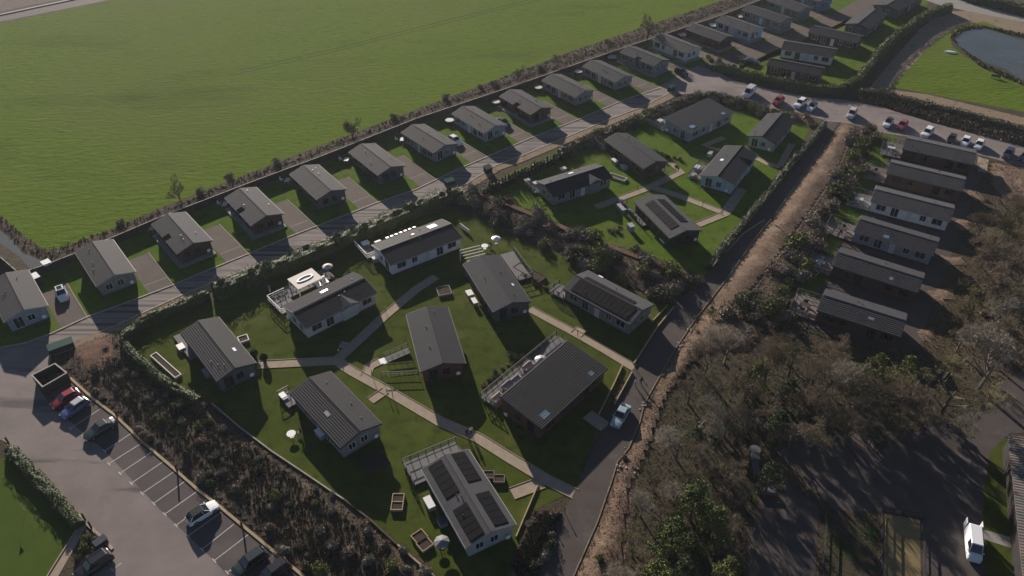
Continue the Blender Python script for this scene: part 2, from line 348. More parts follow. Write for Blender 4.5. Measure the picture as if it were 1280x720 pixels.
sheet('path', [(1229,662),(1285,678),(1285,692),(1229,674)], M['concrete'], .03)
# kerbs and verges
ribbon('verge', [(p[0]+1,p[1]+4) for p in LL[:]], 2.0, M['sand'], .006, .07)
ribbon('kerb', LU[1:], .28, M['kerb'], .0, .13)
ribbon('kerb', LL[1:], .28, M['kerb'], .0, .13)
ribbon('kerb', [(88,473),(116,498.5),(145,520.5),(177,551.5),(220,588.5),(246,611.5),(272,631.5),(320,671.5),(380,721.5),(410,748)], .35, M['timber'], .0, .18)
ribbon('kerb', [(11,556),(40,588),(72,620),(104,650),(141,687)], .35, M['kerb'], .0, .16)
ribbon('kerb', CR[1:], .16, M['sand'], .0, .10)
ribbon('kerb', [(1030,151),(1050,152.5)], .3, M['kerb'], .0, .06)
sheet('path', [(104,650),(110,655),(72,722),(60,745),(45,745),(62,715)], M['path'], .03)
ribbon('path_edging', [(103,651),(62,716),(50,738)], .15, M['timber'], 0, .14)
ribbon('edging', [(265,505),(300,535),(340,565),(385,595),(410,612),(430,625)], .18, M['kerb'], 0, .25)
ribbon('edging', [(430,625),(462,650),(497,682)], .25, M['timber_dark'], 0, .3)
ribbon('edging', [(496,681),(520,702),(550,727)], .22, M['timber'], 0, .3)
# parking lines
LN=[((116,500),(103,510)),((127.5,510),(88,536)),((145,524),(110,552)),((164,542),(131,564)),((177.5,554),(136,580)),((191,564.5),(150,592)),((206,576),(164,604.5)),((219,589),(177.5,617)),((232.5,601),(192,629.5)),((247,614),(206,643)),((262,627),(220,657)),((277.5,640),(235,670.5)),((292.5,655.5),(252.5,687)),((311,668),(268,701)),((328,683),(284,716)),((152,704),(140,713))]
mb=MB()
for a,b in LN:
    A=G(*a);B=G(*b); L,Rr=offset([A,B],.11); mb.add([(*L[0],.056),(*Rr[0],.056),(*Rr[1],.056),(*L[1],.056)],[(0,1,2,3)])
    dx,dy=B[0]-A[0],B[1]-A[1]; l=hypot(dx,dy); dx/=l; dy/=l
    L,Rr=offset([(B[0]-dy*.4,B[1]+dx*.4),(B[0]+dy*.4,B[1]-dx*.4)],.12); mb.add([(*L[0],.058),(*Rr[0],.058),(*Rr[1],.058),(*L[1],.058)],[(0,1,2,3)])
o=mb.build('parking_lines',M['white_line']); o['kind']='structure'
# paths (gardens)
for pts,wd in [([(322,456),(420,451)],2.0),([(420,451),(450,424),(482,394),(520,362),(545,346)],1.9),([(418,449),(440,464),(482,487),(550,527),(597,547),(640,574),(684,600),(720,618)],1.9),
               ([(482,488),(463,501)],1.7),([(457,470),(462,458),(476,451)],1.8),([(662,386),(720,417),(755,437),(793,460)],1.7),([(720,418),(727,411)],2.2),([(678,603),(640,617)],2.2),
               ([(745,259),(800,239),(812,234),(852,215),(836,203)],1.9),([(815,234),(860,249),(907,267)],1.9),([(872,281),(907,267)],1.9),([(906,267),(928,236)],2.2),([(905,172),(880,182),(900,188)],1.6),([(946,198),(962,206),(975,209)],1.6),([(975,207),(990,180)],1.5),([(734,518),(757,534)],2.6),([(435,428),(430,436)],2.2)]:
    P=[G(*p) for p in pts]; wd*=.82
    ribbon('path', P, wd, M['path'], .024+R.random()*.004, px=False)
    L,Rr=offset(P,wd+.12)
    if len(pts)>2 or wd<2.0:
        ribbon('path_edging', L, .1, M['timber'], 0, .09, px=False); ribbon('path_edging', Rr, .1, M['timber'], 0, .09, px=False)

# banks
BANK_P=[(92,472),(78,462),(80,440),(125,420),(152,412),(165,440),(205,480),(240,497),(265,506),(340,566),(410,613),(480,666),(550,724),(580,760),(430,760),(380,720),(320,670),(246,610),(177,550),(145,519),(116,497)]
mound('scrub_bank', BANK_P, M['scrub'], .45)
mound('soil_patch', [(92,468),(82,445),(100,428),(148,414),(156,430),(160,455),(150,470),(120,485)], M['redscrub'], .6)
BANK_C=[(573,250),(600,240),(615,243),(680,270),(740,298),(820,325),(878,350),(868,362),(842,380),(810,370),(740,343),(700,316),(660,303),(625,286),(590,264)]
mound('scrub_bank', BANK_C, M['scrub'], .8)
ribbon('bank_track', [(592,243),(603,247),(640,262),(680,279),(740,304),(800,327),(850,345)], 1.1, M['redscrub'], .4, .95)
BANK_R=[(1052,153),(1068,158),(1098,168),(1078,215),(1045,268),(1020,325),(990,372),(975,402),(1000,408),(1000,425),(940,400),(900,392),(884,386),(915,342),(940,305),(967,272),(1014,207)]
mound('dirt_bank', [(1052,153),(1068,158),(1060,185),(1045,220),(1010,270),(975,320),(945,360),(905,395),(884,386),(915,342),(940,305),(967,272),(1014,207)], M['bank'], .7)
mound('scrub_bank', [(1068,158),(1098,168),(1078,215),(1045,268),(1020,325),(990,372),(975,402),(1000,408),(960,410),(905,395),(945,360),(975,320),(1010,270),(1045,220),(1060,185)], M['scrub'], .6)
BANK_V=[(882,387),(905,396),(960,410),(940,440),(880,440),(835,500),(815,560),(790,610),(785,680),(770,760),(708,750),(720,718),(750,652),(768,600),(775,578),(790,560),(803,527),(808,505),(824,475),(850,432),(867,405)]
mound('dirt_bank', BANK_V, M['bank'], .8)
sheet('woodland_floor', [(835,480),(880,430),(960,405),(1020,410),(1110,440),(1160,440),(1230,500),(1210,515),(1150,540),(1060,540),(965,525),(975,560),(950,600),(935,680),(925,790),(760,790),(785,680),(800,580)], M['leafmould'], .014)
sheet('rough_ground', [(1215,195),(1300,215),(1400,240),(1450,420),(1320,440),(1250,478),(1180,470),(1150,430),(1180,330)], M['ground'], .016)
mound('soil_patch', [(1236,200),(1300,216),(1330,260),(1270,262),(1235,232)], M['bank'], .5)
for q in ([(1205,235),(1225,240),(1240,255),(1215,252)],[(1190,272),(1212,275),(1215,290),(1192,287)],[(1172,318),(1205,322),(1212,334),(1180,332)],[(1155,362),(1190,358),(1200,375),(1165,380)],[(1140,412),(1170,408),(1172,426),(1150,430)]):
    mound('soil_patch', q, M['bank'], .5, .6)
sheet('path', [(1222,196),(1236,200),(1233,216),(1222,214)], M['path'], .03)
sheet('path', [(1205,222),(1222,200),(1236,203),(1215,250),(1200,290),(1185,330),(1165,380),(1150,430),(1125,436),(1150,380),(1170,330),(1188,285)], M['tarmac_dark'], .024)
mound('scrub_bank', [(668,640),(702,640),(690,680),(672,720),(655,750),(632,745),(645,700)], M['scrub'], .8)
mound('scrub_bank', [(1070,122),(1080,116),(1150,130),(1280,166),(1500,225),(1500,245),(1280,184),(1200,162),(1105,134)], M['scrub'], .9)
mound('scrub_strip', [(-60,264),(0,270),(18,286),(38,303),(56,314),(75,312),(100,303),(150,283),(200,261),(300,222),(400,183),(520,138),(640,93),(720,63),(800,36),(880,9),(930,-9),(950,-3),(905,14),(840,36),(800,49),(727,74),(640,104),(520,144+1),(400,192.5),(320,221),(200,267.5),(140,292),(92,312),(61,325),(54,331),(48,322),(27,313),(15,298),(0,285),(-60,278)], M['scrub'], .2, .9)

# ------------------------------------------------------------------ fences
def fence(pts, h, label, name='garden_fence', m=None, cap=None, step=2.4, zb=0, group=None, px=True, th=.06, open_rails=0, pz=0):
    P=[G(*p,pz) for p in pts] if px else pts
    r=empty(name,(P[0][0],P[0][1],zb)); tag(r,label,'fence',group)
    Q=[(x-P[0][0],y-P[0][1]) for x,y in P]; m=m or M['fence_dark']; cap=cap or M['fence_cap']
    L,Rr=offset(Q,th); n=len(Q); mb=MB()
    for i in range(n-1):
        zs=[(0.03,h-.05)] if not open_rails else [(h*(k+1)/open_rails-.12,h*(k+1)/open_rails-.04) for k in range(open_rails)]
        for z0,z1 in zs:
            mb.prism([L[i],Rr[i],Rr[i+1],L[i+1]],z0,z1)
    mb.build('fence_panel',m,r)
    L,Rr=offset(Q,th+.09); mb=MB()
    for i in range(n-1): mb.prism([L[i],Rr[i],Rr[i+1],L[i+1]],h-.047,h)
    mb.build('capping',cap,r)
    mb=MB(); posts=[]
    for i in range(n-1):
        a,b=Q[i],Q[i+1]; l=hypot(b[0]-a[0],b[1]-a[1]); k=max(1,round(l/step))
        for j in range(k):
            t=j/k; x=a[0]+(b[0]-a[0])*t; y=a[1]+(b[1]-a[1])*t; posts.append((x,y))
    pm=MB(); pm.box(-.06,.06,-.06,.06,0,h+.05); pme=mk(pm,'fence_post',m)
    posts.sort(key=lambda q: hypot(q[0]+P[0][0],q[1]+P[0][1]))
    for x,y in posts[:95]: link('fence_post',pme,r,(x,y,0))
    if posts[95:]:
        for x,y in posts[95:]: mb.box(x-.06,x+.06,y-.06,y+.06,0,h+.05)
        o=mb.build('fence_post',m,r); o['kind']='stuff'
    return r
fence(FENCE, 1.8, 'long dark close-board fence with pale capping between the green field and the row of lodges', pz=1.8)
fence([(-20,312),(0,321),(20,338)], 1.5, 'short dark fence with pale top rail beside the stream at the left edge', pz=1.5)
fence([(1101,780),(1102,641),(1151,649)], 1.2, 'thin black rail fence round the corner of the sandy pitch', m=M['black_metal'], cap=M['black_metal'], open_rails=3)
fence([(1153,650),(1154,780)], .9, 'low pale fence along the right side of the sandy pitch', m=M['fence_dark'], cap=M['fence_dark'], open_rails=2)
fence([(1032,640),(1025,780)], 1.0, 'low wire fence left of the yard in the shade of the trees', m=M['fence_dark'], cap=M['fence_dark'], open_rails=2)
# planted edging beds by the lane: low timber walls
def edge_wall(pts, h, label, m=None):
    P=[G(*p) for p in pts]; Q=[(x-P[0][0],y-P[0][1]) for x,y in P]
    L,Rr=offset(Q,.16); mb=MB()
    for i in range(len(Q)-1): mb.prism([L[i],Rr[i],Rr[i+1],L[i+1]],0,h)
    o=mb.build('timber_edging',m or M['timber']); o.location=(P[0][0],P[0][1],0); tag(o,label,'edging')
edge_wall([(815,403),(835,382)],.35,'new pale timber edging of the planted bed beside the solar-panel lodge by the lane')
edge_wall([(842,385),(820,412),(792,456)],.4,'long timber edging between the planted bed and the central lane')
edge_wall([(778,458),(766,484),(748,520)],.4,'pale timber edging between lawn and planted bed east of the red-brown tiled lodge')
edge_wall([(790,466),(777,490),(768,506)],.4,'pale timber edging of the planted bed where the two people walk')
edge_wall([(955,276),(930,292),(908,315),(890,330)],.3,'thin pale edging along the corner lawn of the upper garden block')
edge_wall([(672,608),(655,648),(645,672)],.3,'pale timber edging beside the path at the lower end of the garden')

# ------------------------------------------------------------------ lodges
def win_mesh(w,h,fr=.07):
    f=MB(); f.box(-w/2-fr,w/2+fr,-.02,.05,-h/2-fr,-h/2); f.box(-w/2-fr,w/2+fr,-.02,.05,h/2,h/2+fr); f.box(-w/2-fr,-w/2,-.02,.05,-h/2,h/2); f.box(w/2,w/2+fr,-.02,.05,-h/2,h/2); f.box(-.03,.03,-.02,.045,-h/2,h/2)
    g=MB(); g.box(-w/2,w/2,-.03,.02,-h/2,h/2)
    return f,g
WIN={}
for fk in ('upvc','frame_dark'):
    for key,(ww,hh) in dict(small=(1.0,1.1),wide=(1.7,1.2),tall=(1.3,2.0)).items():
        f,g=win_mesh(ww,hh); WIN[(fk,key)]=(mk(f,'window',M[fk]),mk(g,'pane',M['glass']))
DOORB=MB(); DOORB.box(-.48,.48,-.02,.05,-1.0,1.0); DOOR={'upvc':mk(DOORB,'door',M['upvc']),'frame_dark':mk(DOORB,'door',M['frame_dark'])}
DH=MB(); DH.box(.34,.38,.05,.09,-.08,.08); DHM=mk(DH,'handle',M['chrome'])
DISH=MB()
for i in range(4):
    a=i*pi/8; 
N=14; rings=[(.02,.0),(.20,.03),(.32,.10),(.36,.16)]
for k,(r,z) in enumerate(rings): DISH.v+=[(r*cos(2*pi*i/N),-z,r*sin(2*pi*i/N)) for i in range(N)]
for k in range(3):
    for i in range(N): DISH.f.append((k*N+i,k*N+(i+1)%N,(k+1)*N+(i+1)%N,(k+1)*N+i)); DISH.m.append(0)
DISH.box(-.03,.03,0,.25,-.03,.03)
DISHM=mk(DISH,'satellite_dish',M['white_plastic'])
LODGE={}
M['roof_mid']=roofmat('mid_grey_tiles',(.072,.071,.076))
ROOFS={'mid':'roof_mid','slate':'roof_slate','brown':'roof_brown','char':'roof_char'}
def lodge(key, corners, label, wall='grey', roof='slate', step=.02, ez=2.8, rise=.95, mono=0, fr='upvc', plinth=False, porch=None, dish=True, group=None, L=None, W=None, notch=None):
    P=[Vector(G(*c,ez)) for c in corners]
    e=[P[1]-P[0],P[2]-P[3],P[3]-P[0],P[2]-P[1]]
    if e[0].length+e[1].length > e[2].length+e[3].length: ax=(e[0].normalized()+e[1].normalized()).normalized(); LL_=(e[0].length+e[1].length)/2; WW=(e[2].length+e[3].length)/2
    else: ax=(e[2].normalized()+e[3].normalized()).normalized(); LL_=(e[2].length+e[3].length)/2; WW=(e[0].length+e[1].length)/2
    if L: LL_=L
    if W: WW=W
    c=sum(P,Vector((0,0)))/4; rz=atan2(ax.y,ax.x)
    r=empty('lodge',(c.x,c.y,0),rz); tag(r,label,'lodge',group)
    hl=LL_/2; hw=WW/2; il=hl-.25; iw=hw-.35; zt=ez-.08
    # walls
    mb=MB()
    if mono:
        s=mono; zr=lambda y: ez+rise*(.5+.5*y*s/hw)
        a,b=zr(-iw)-.12,zr(iw)-.12
        pr=[(-iw,.35),(iw,.35),(iw,b),(-iw,a)]
    else:
        zp=ez+rise*(1-0)-.1; zi=ez+rise*(1-iw/hw)-.1
        pr=[(-iw,.35),(iw,.35),(iw,zi),(0,zp),(-iw,zi)]
    wsegs=[(-il,il,pr)]
    if notch:
        na,nb,ns=notch; yc=(iw-1.05); zc=ez+rise*(1-yc/hw)-.1
        p2=[(-iw,.35),(yc,.35),(yc,zc),(0,zp),(-iw,zi)] if ns>0 else [(-yc,.35),(iw,.35),(iw,zi),(0,zp),(-yc,zc)]
        wsegs=[(-il,na-.02,pr),(na-.02,nb+.02,p2),(nb+.02,il,pr)]
    for xa,xb,pf in wsegs:
        n=len(pf); mb.add([(xa,y,z) for y,z in pf]+[(xb,y,z) for y,z in pf],[tuple(range(n-1,-1,-1)),tuple(range(n,2*n))]+[(i,(i+1)%n,n+(i+1)%n,n+i) for i in range(n)])
    mb.build('wall',M['w_'+wall],r)
    mb=MB()
    if plinth: mb.box(-il-.5,il+.9,-iw-.9,iw+.2,.0,.28); mb.box(-il+.1,il-.1,-iw+.1,iw-.1,.28,.36)
    else: mb.box(-il+.12,il-.12,-iw+.12,iw-.12,0,.36)
    mb.build('plinth',M['slab'] if plinth else M['fascia_dark'],r)
    # roof
    prof=[]
    def slope(y0,z0,y1,z1):
        l=hypot(y1-y0,z1-z0); k=max(3,round(l/.37)); out=[]
        for i in range(k):
            t0=i/k;t1=(i+1)/k
            out+=[(y0+(y1-y0)*t0,z0+(z1-z0)*t0),(y0+(y1-y0)*t1,z0+(z1-z0)*t1+step)]
        out.append((y1,z1)); return out
    mb=MB()
    if mono:
        s=mono; top=slope(s*hw,ez+rise,-s*hw,ez)
        prof=top+[(-s*hw,ez-.12),(s*hw,ez+rise-.12)]
    else:
        a=slope(0,ez+rise,hw,ez); b=slope(0,ez+rise,-hw,ez)
        prof=a+[(hw,ez-.12),(0,ez+rise-.14),(-hw,ez-.12)]+b[::-1][:-1]
    segs=[(-hl,hl,prof)]
    if notch:
        # a short recess cut into one eave (the recessed entrance)
        na,nb,ns=notch; cut=1.15; zc=ez+rise*cut/hw
        a2=slope(0,ez+rise,hw-(cut if ns>0 else 0),zc if ns>0 else ez); b2=slope(0,ez+rise,-(hw-(cut if ns<0 else 0)),zc if ns<0 else ez)
        p2=a2+[(a2[-1][0],a2[-1][1]-.12),(0,ez+rise-.14),(b2[-1][0],b2[-1][1]-.12)]+b2[::-1][:-1]
        segs=[(-hl,na,prof),(na,nb,p2),(nb,hl,prof)]
    for xa,xb,pf in segs:
        n=len(pf)
        mb.add([(xa,y,z) for y,z in pf]+[(xb,y,z) for y,z in pf],[(i,(i+1)%n,n+(i+1)%n,n+i) for i in range(n)])
        t=tessellate_polygon([[Vector((y,z,0)) for y,z in pf]])
        mb.add([(xa,y,z) for y,z in pf],[tuple(q) for q in t]); mb.add([(xb,y,z) for y,z in pf],[tuple(q[::-1]) for q in t])
    ro=mb.build('roof',M[ROOFS[roof]],r)
    if not mono:
        rc=MB(); rc.add([(-hl,-.14,ez+rise+step),(hl,-.14,ez+rise+step),(hl,0,ez+rise+.05+step),(-hl,0,ez+rise+.05+step),(hl,.14,ez+rise+step),(-hl,.14,ez+rise+step)],[(0,1,2,3),(3,2,4,5)])
        rc.build('ridge_tile',M[ROOFS[roof]],ro)
    fm=M['fascia_light'] if wall in('white','cream','lightblue','bluegrey','palegrey','greybrown') else M['fascia_dark']
    mb=MB(); th=.05
    if mono:
        for sx in (-1,1):
            x=sx*(hl+.03); mb.add([(x-.025,-mono*hw,ez-.22),(x-.025,mono*hw,ez+rise-.22),(x-.025,mono*hw,ez+rise-.02),(x-.025,-mono*hw,ez-.02),(x+.025,-mono*hw,ez-.22),(x+.025,mono*hw,ez+rise-.22),(x+.025,mono*hw,ez+rise-.02),(x+.025,-mono*hw,ez-.02)],[(0,1,2,3),(7,6,5,4),(0,4,5,1),(3,2,6,7),(0,3,7,4),(1,5,6,2)])
        mb.box(-hl,hl,-hw-.09 if mono>0 else hw+.01,-hw-.01 if mono>0 else hw+.09,ez-.2,ez-.06)
    else:
        for sx in (-1,1):
            for sy in (-1,1):
                x=sx*(hl+.03); mb.add([(x-.025,0,ez+rise-.22),(x-.025,sy*hw,ez-.22),(x-.025,sy*hw,ez-.01),(x-.025,0,ez+rise-.01),(x+.025,0,ez+rise-.22),(x+.025,sy*hw,ez-.22),(x+.025,sy*hw,ez-.01),(x+.025,0,ez+rise-.01)],[(0,1,2,3),(7,6,5,4),(0,4,5,1),(3,2,6,7),(0,3,7,4),(1,5,6,2)])
        for sy in (-1,1):
            for xa,xb in ([(-hl,notch[0]),(notch[1],hl)] if notch and notch[2]==sy else [(-hl,hl)]):
                mb.box(xa,xb,min(sy*(hw+.10),sy*(hw+.01)),max(sy*(hw+.10),sy*(hw+.01)),ez-.2,ez-.05)
    mb.build('gutter',fm,r)
    # openings
    camv=Vector((-c.x,-c.y)); loc=lambda v: Vector((v.x*cos(-rz)-v.y*sin(-rz), v.x*sin(-rz)+v.y*cos(-rz))); cl=loc(camv).normalized()
    def put(kind,x,y,z,nx,ny):
        ang=atan2(ny,nx)-pi/2
        if kind=='door':
            o=link('door',DOOR[fr],r,(x,y,z),ang); link('handle',DHM,o,(0,0,0))
        elif kind=='dish':
            link('satellite_dish',DISHM,r,(x+nx*.25,y+ny*.25,z),ang+pi)
        else:
            a,b=WIN[(fr,kind)]; o=link('window',a,r,(x,y,z),ang); link('pane',b,o,(0,0,0))
    R2=random.Random(hash(key)%1000 if False else sum(map(ord,key))*17)
    for sy in (-1,1):
        if cl.y*sy>-.25:
            xs=[-il*.72,-il*.35,il*.02,il*.38,il*.74]; kinds=['wide','small','door','tall','wide']
            if R2.random()<.5: kinds=kinds[::-1]
            for x,k in zip(xs,kinds):
                if notch and notch[2]==sy and notch[0]-.9<x<notch[1]+.9: continue
                put(k,x,sy*iw,1.35 if k=='door' else (1.6 if k=='tall' else 1.75),0,sy)
    for sx in (-1,1):
        if cl.x*sx>-.25:
            for y,k in ((-iw*.5,'tall' if R2.random()<.4 else 'small'),(iw*.15,'small')):
                put(k,sx*il,y,1.55 if k=='tall' else 1.7,sx,0)
            if dish and cl.x*sx>.35: put('dish',sx*il,iw*.72,1.15,sx,0)
    # roof vents
    zs=lambda y: (ez+rise*(1-abs(y)/hw)) if not mono else ez+rise*(.5+.5*y*mono/hw)
    mb=MB()
    for k in range(3):
        x=R2.uniform(-hl*.8,hl*.8); y=R2.choice((-1,1))*R2.uniform(hw*.2,hw*.7); mb.cyl(x,y,zs(y)-.05,zs(y)+.2,.06,n=8); mb.cyl(x,y,zs(y)+.2,zs(y)+.26,.1,n=8)
    mb.build('roof_vent',M['black_metal'],ro)
    d=dict(o=r,hl=hl,hw=hw,il=il,iw=iw,rz=rz,c=c,ez=ez,rise=rise,zs=zs,roof=ro,cl=cl,mono=mono)
    LODGE[key]=d
    return d
def tolocal(d,u,v,z=0):
    x,y=G(u,v,z); x-=d['c'].x; y-=d['c'].y; a=-d['rz']; return (x*cos(a)-y*sin(a), x*sin(a)+y*cos(a))
def toworld(d,x,y):
    a=d['rz']; return (d['c'].x+x*cos(a)-y*sin(a), d['c'].y+x*sin(a)+y*cos(a))
def onroof(d,u,v,w,l,m,name='skylight',edge=.05,lift=.07,frame=None,rot=0):
    z=d['ez']+.5; x,y=tolocal(d,u,v,z)
    for _ in range(4): z=d['zs'](max(-d['hw'],min(d['hw'],y))); x,y=tolocal(d,u,v,z)
    panel(d,x,y,w,l,m,name,lift,frame)
def panel(d,x,y,w,l,m,name,lift=.07,frame=None):
    """a flat pane lying on the slope; w along the ridge, l down the slope"""
    s=(-1 if y>0 else 1)*d['rise']/d['hw'] if not d['mono'] else d['mono']*d['rise']/(2*d['hw'])
    z0=d['zs'](y)
    def slab(mb,w,l,a,b):
        vs=[]
        for zz in (a,b):
            for yy in (-l/2,l/2):
                for xx in (-w/2,w/2): vs.append((x+xx,y+yy,z0+s*yy+zz))
        mb.add(vs,[(0,2,3,1),(4,5,7,6),(0,1,5,4),(2,6,7,3),(0,4,6,2),(1,3,7,5)])
    f=MB(); slab(f,w+.12,l+.12,0,lift); fo=f.build(name,frame or M['fascia_dark'],d['roof'])
    return_=MB(); slab(return_,w,l,lift-.02,lift+.012)
    # grandchildren limit: pane is merged into the skylight mesh
    me=fo.data
    n=len(me.vertices); mbm=MB(); mbm.v=[tuple(v.co) for v in me.vertices]; mbm.f=[tuple(p.vertices) for p in me.polygons]; mbm.m=[0]*len(mbm.f); mbm.mi=1; mbm.add(return_.v,return_.f)
    bpy.data.objects.remove(fo); mbm.build(name,[frame or M['fascia_dark'],m],d['roof'])
def solar(d,x0,x1,y,rows=1,cols=8,pw=1.0,ph=1.65):
    for r_ in range(rows):
        pass
    n=cols; mb=MB(); w=(x1-x0)/n
    s=(-1 if y>0 else 1)*d['rise']/d['hw']; z0=d['zs'](y)
    for i in range(n):
        a=x0+w*i+.02; b=x0+w*(i+1)-.02; l=ph*rows/2
        for k,(c0,c1,h0,h1,mi) in enumerate(((0,0,.02,.11,0),(.03,.03,.105,.118,1))):
            mb.mi=mi; vs=[]
            for zz in (h0,h1):
                for yy in (-l+c0,l-c0):
                    for xx in (a+c0,b-c0): vs.append((xx,y+yy,z0+s*yy+zz))
            mb.add(vs,[(0,2,3,1),(4,5,7,6),(0,1,5,4),(2,6,7,3),(0,4,6,2),(1,3,7,5)])
    mb.build('solar_panel',[M['solar_edge'],M['solar']],d['roof'])
def deck(d, x0,x1,y0,y1, rails='', h=.4, m='deckboard', railm='frame_dark', glass=False):
    mb=MB(); mb.box(x0,x1,y0,y1,h-.12,h)
    for x in (x0+.1,x1-.1):
        for y in (y0+.1,y1-.1): mb.box(x-.07,x+.07,y-.07,y+.07,0,h-.12)
    dk=mb.build('deck',M[m],d['o'])
    if rails:
        mb=MB()
        for s in rails:
            a,b={'a':((x0,y0),(x0,y1)),'b':((x1,y0),(x1,y1)),'c':((x0,y0),(x1,y0)),'d':((x0,y1),(x1,y1))}[s]
            l=hypot(b[0]-a[0],b[1]-a[1]); k=max(2,round(l/1.2)+1)
            for i in range(k):
                t=i/(k-1); x=a[0]+(b[0]-a[0])*t; y=a[1]+(b[1]-a[1])*t; mb.box(x-.05,x+.05,y-.05,y+.05,h,h+1.0)
            mb.box(min(a[0],b[0])-.06,max(a[0],b[0])+.06,min(a[1],b[1])-.06,max(a[1],b[1])+.06,h+1.0,h+1.07)
            mb.box(min(a[0],b[0])-.02,max(a[0],b[0])+.02,min(a[1],b[1])-.02,max(a[1],b[1])+.02,h+.12,h+(.16 if glass else .2))
            mb.box(min(a[0],b[0])-.02,max(a[0],b[0])+.02,min(a[1],b[1])-.02,max(a[1],b[1])+.02,h+.55,h+.62)
        mb.build('railing',M[railm],dk)
    return dk
def crossgable(d,x,side,w=3.2,proj=.3,wall=None):
    """small front gable on the long side, its roof running into the main slope"""
    ez,rise,hw=d['ez'],d['rise'],d['hw']; rg=rise*.82; back=hw*(1-rg/rise)
    mb=MB(); y1=side*(hw+proj); zr=ez+rg; h=w/2
    vs=[(x,y1,zr+.03),(x-h,y1,ez),(x+h,y1,ez),(x,side*back*.6,zr+.03),(x-h,side*hw,ez+.02),(x+h,side*hw,ez+.02)]
    vs+=[(a,b,c-.12) for a,b,c in vs]
    mb.add(vs,[(0,1,4,3),(0,3,5,2),(6,9,10,7),(6,8,11,9),(0,6,7,1),(0,2,8,6)])
    mb.build('porch_roof',M['roof_slate'],d['o'])
    mb=MB(); yi=side*(d['iw']+proj); mb.add([(x-h+.25,yi,.35),(x+h-.25,yi,.35),(x+h-.25,yi,ez-.02),(x,yi,zr-.14),(x-h+.25,yi,ez-.02),(x-h+.25,yi-side*(proj+.2),.35),(x+h-.25,yi-side*(proj+.2),.35),(x+h-.25,yi-side*(proj+.2),ez-.02),(x-h+.25,yi-side*(proj+.2),ez-.02)],[(0,1,2,3,4),(1,6,7,2),(5,0,4,8)])
    mb.build('porch_wall',M['w_'+(wall or 'white')],d['o'])

GR1='lodges in the long row beside the field'; GR2='lodges in the lower garden block'; GR3='lodges in the upper garden block'; GR4='lodges stepped up the right-hand slope'; GR5='lodges in the far top-right cluster'
nth=['first','second','third','fourth','fifth','sixth','seventh','eighth','ninth','tenth','eleventh','twelfth','thirteenth','fourteenth','fifteenth','sixteenth','seventeenth','eighteenth']
FIELD=[([(-17,356),(35.6,337),(60,382),(5,402.5)],'bluegrey','brown','blue-grey lodge at the left edge of the photo beside the white car on its drive',0),
([(92.5,316),(142.5,299),(170,339),(120,358)],'greybrown','brown','grey-brown lodge just right of the white car, in front of the stream bend',0),
([(191,279),(230,265),(265,301),(222.5,317.5)],'brown','slate','dark brown lodge on a pale slab, third from left along the field fence',1),
([(282.5,247.5),(319,234),(353,267),(315,281)],'brown','slate','dark brown lodge on a pale slab, fourth from left along the field fence',1),
([(362.5,218),(397.5,205),(432,237),(397.5,249)],'darkgrey','char','dark grey lodge, fifth from the left in the row along the field fence',0),
([(435,190),(469,179),(505,207),(474,219.5)],'darkgrey','char','dark grey lodge, sixth from the left in the row along the field fence',0),
([(501,165),(530,155),(572.5,181),(542.5,191)],'grey','slate','mid grey lodge with a white car beside it in the row along the field fence',0),
([(564,142),(594,133),(632,156),(606,166)],'bluegrey','slate','pale blue-grey lodge directly left of the red-brown lodge in the row along the field fence',0),
([(624,121),(652.5,112.5),(687.5,134),(664,143)],'redbrown','slate','red-brown lodge on a pale slab in the middle of the row along the field fence',1),
([(677.5,100),(700,92.5),(744,112.5),(720,122.5)],'greybrown','slate','grey-brown lodge directly right of the red-brown lodge in the field-side row',0),
([(726,84),(754,75),(790,94),(770,102.5)],'greybrown','slate','grey-brown lodge where the field-side lane meets the bend of the upper road',0),
([(774,66),(795,57.5),(837.5,75),(817.5,83)],'greygreen','slate','grey-green lodge with a pale panelled far slope just before the bend in the lane',1),
([(816,50),(835,42.5),(877.5,59),(856,66)],'cream','brown','cream lodge on a pale slab facing the paved turning area',1),
([(855,36),(872.5,29.5),(920,46),(902.5,54)],'brown','slate','brown lodge between the cream lodge and the light blue lodge',1),
([(897,26),(909,20),(957.5,34),(936,42.5)],'lightblue','brown','light blue lodge with white trim in the far part of the field-side row',1),
([(927,12),(942.5,7.5),(992,22.5),(976,30)],'greygreen','slate','dark green-grey lodge directly behind the light blue lodge',1),
([(959,1),(975,-5),(1015.6,9.4),(999,14.4)],'greybrown','slate','grey-brown lodge third beyond the cream lodge, near the top edge of the photo',1),
([(985,-12),(1001,-18),(1041,-1),(1025,2.5)],'blue','slate','deep blue lodge cut by the top edge of the photo',1)]
def NOTCH(c):
    # which local side is the left one in the photo, and a spot just past the middle towards the lane
    P=[Vector(G(*q,2.8)) for q in c]; ax=((P[3]-P[0]).normalized()+(P[2]-P[1]).normalized()).normalized(); left=(P[0]+P[3])/2-(P[1]+P[2])/2
    side=1 if (-ax.y*left.x+ax.x*left.y)>0 else -1
    return (-.6,1.0,side)
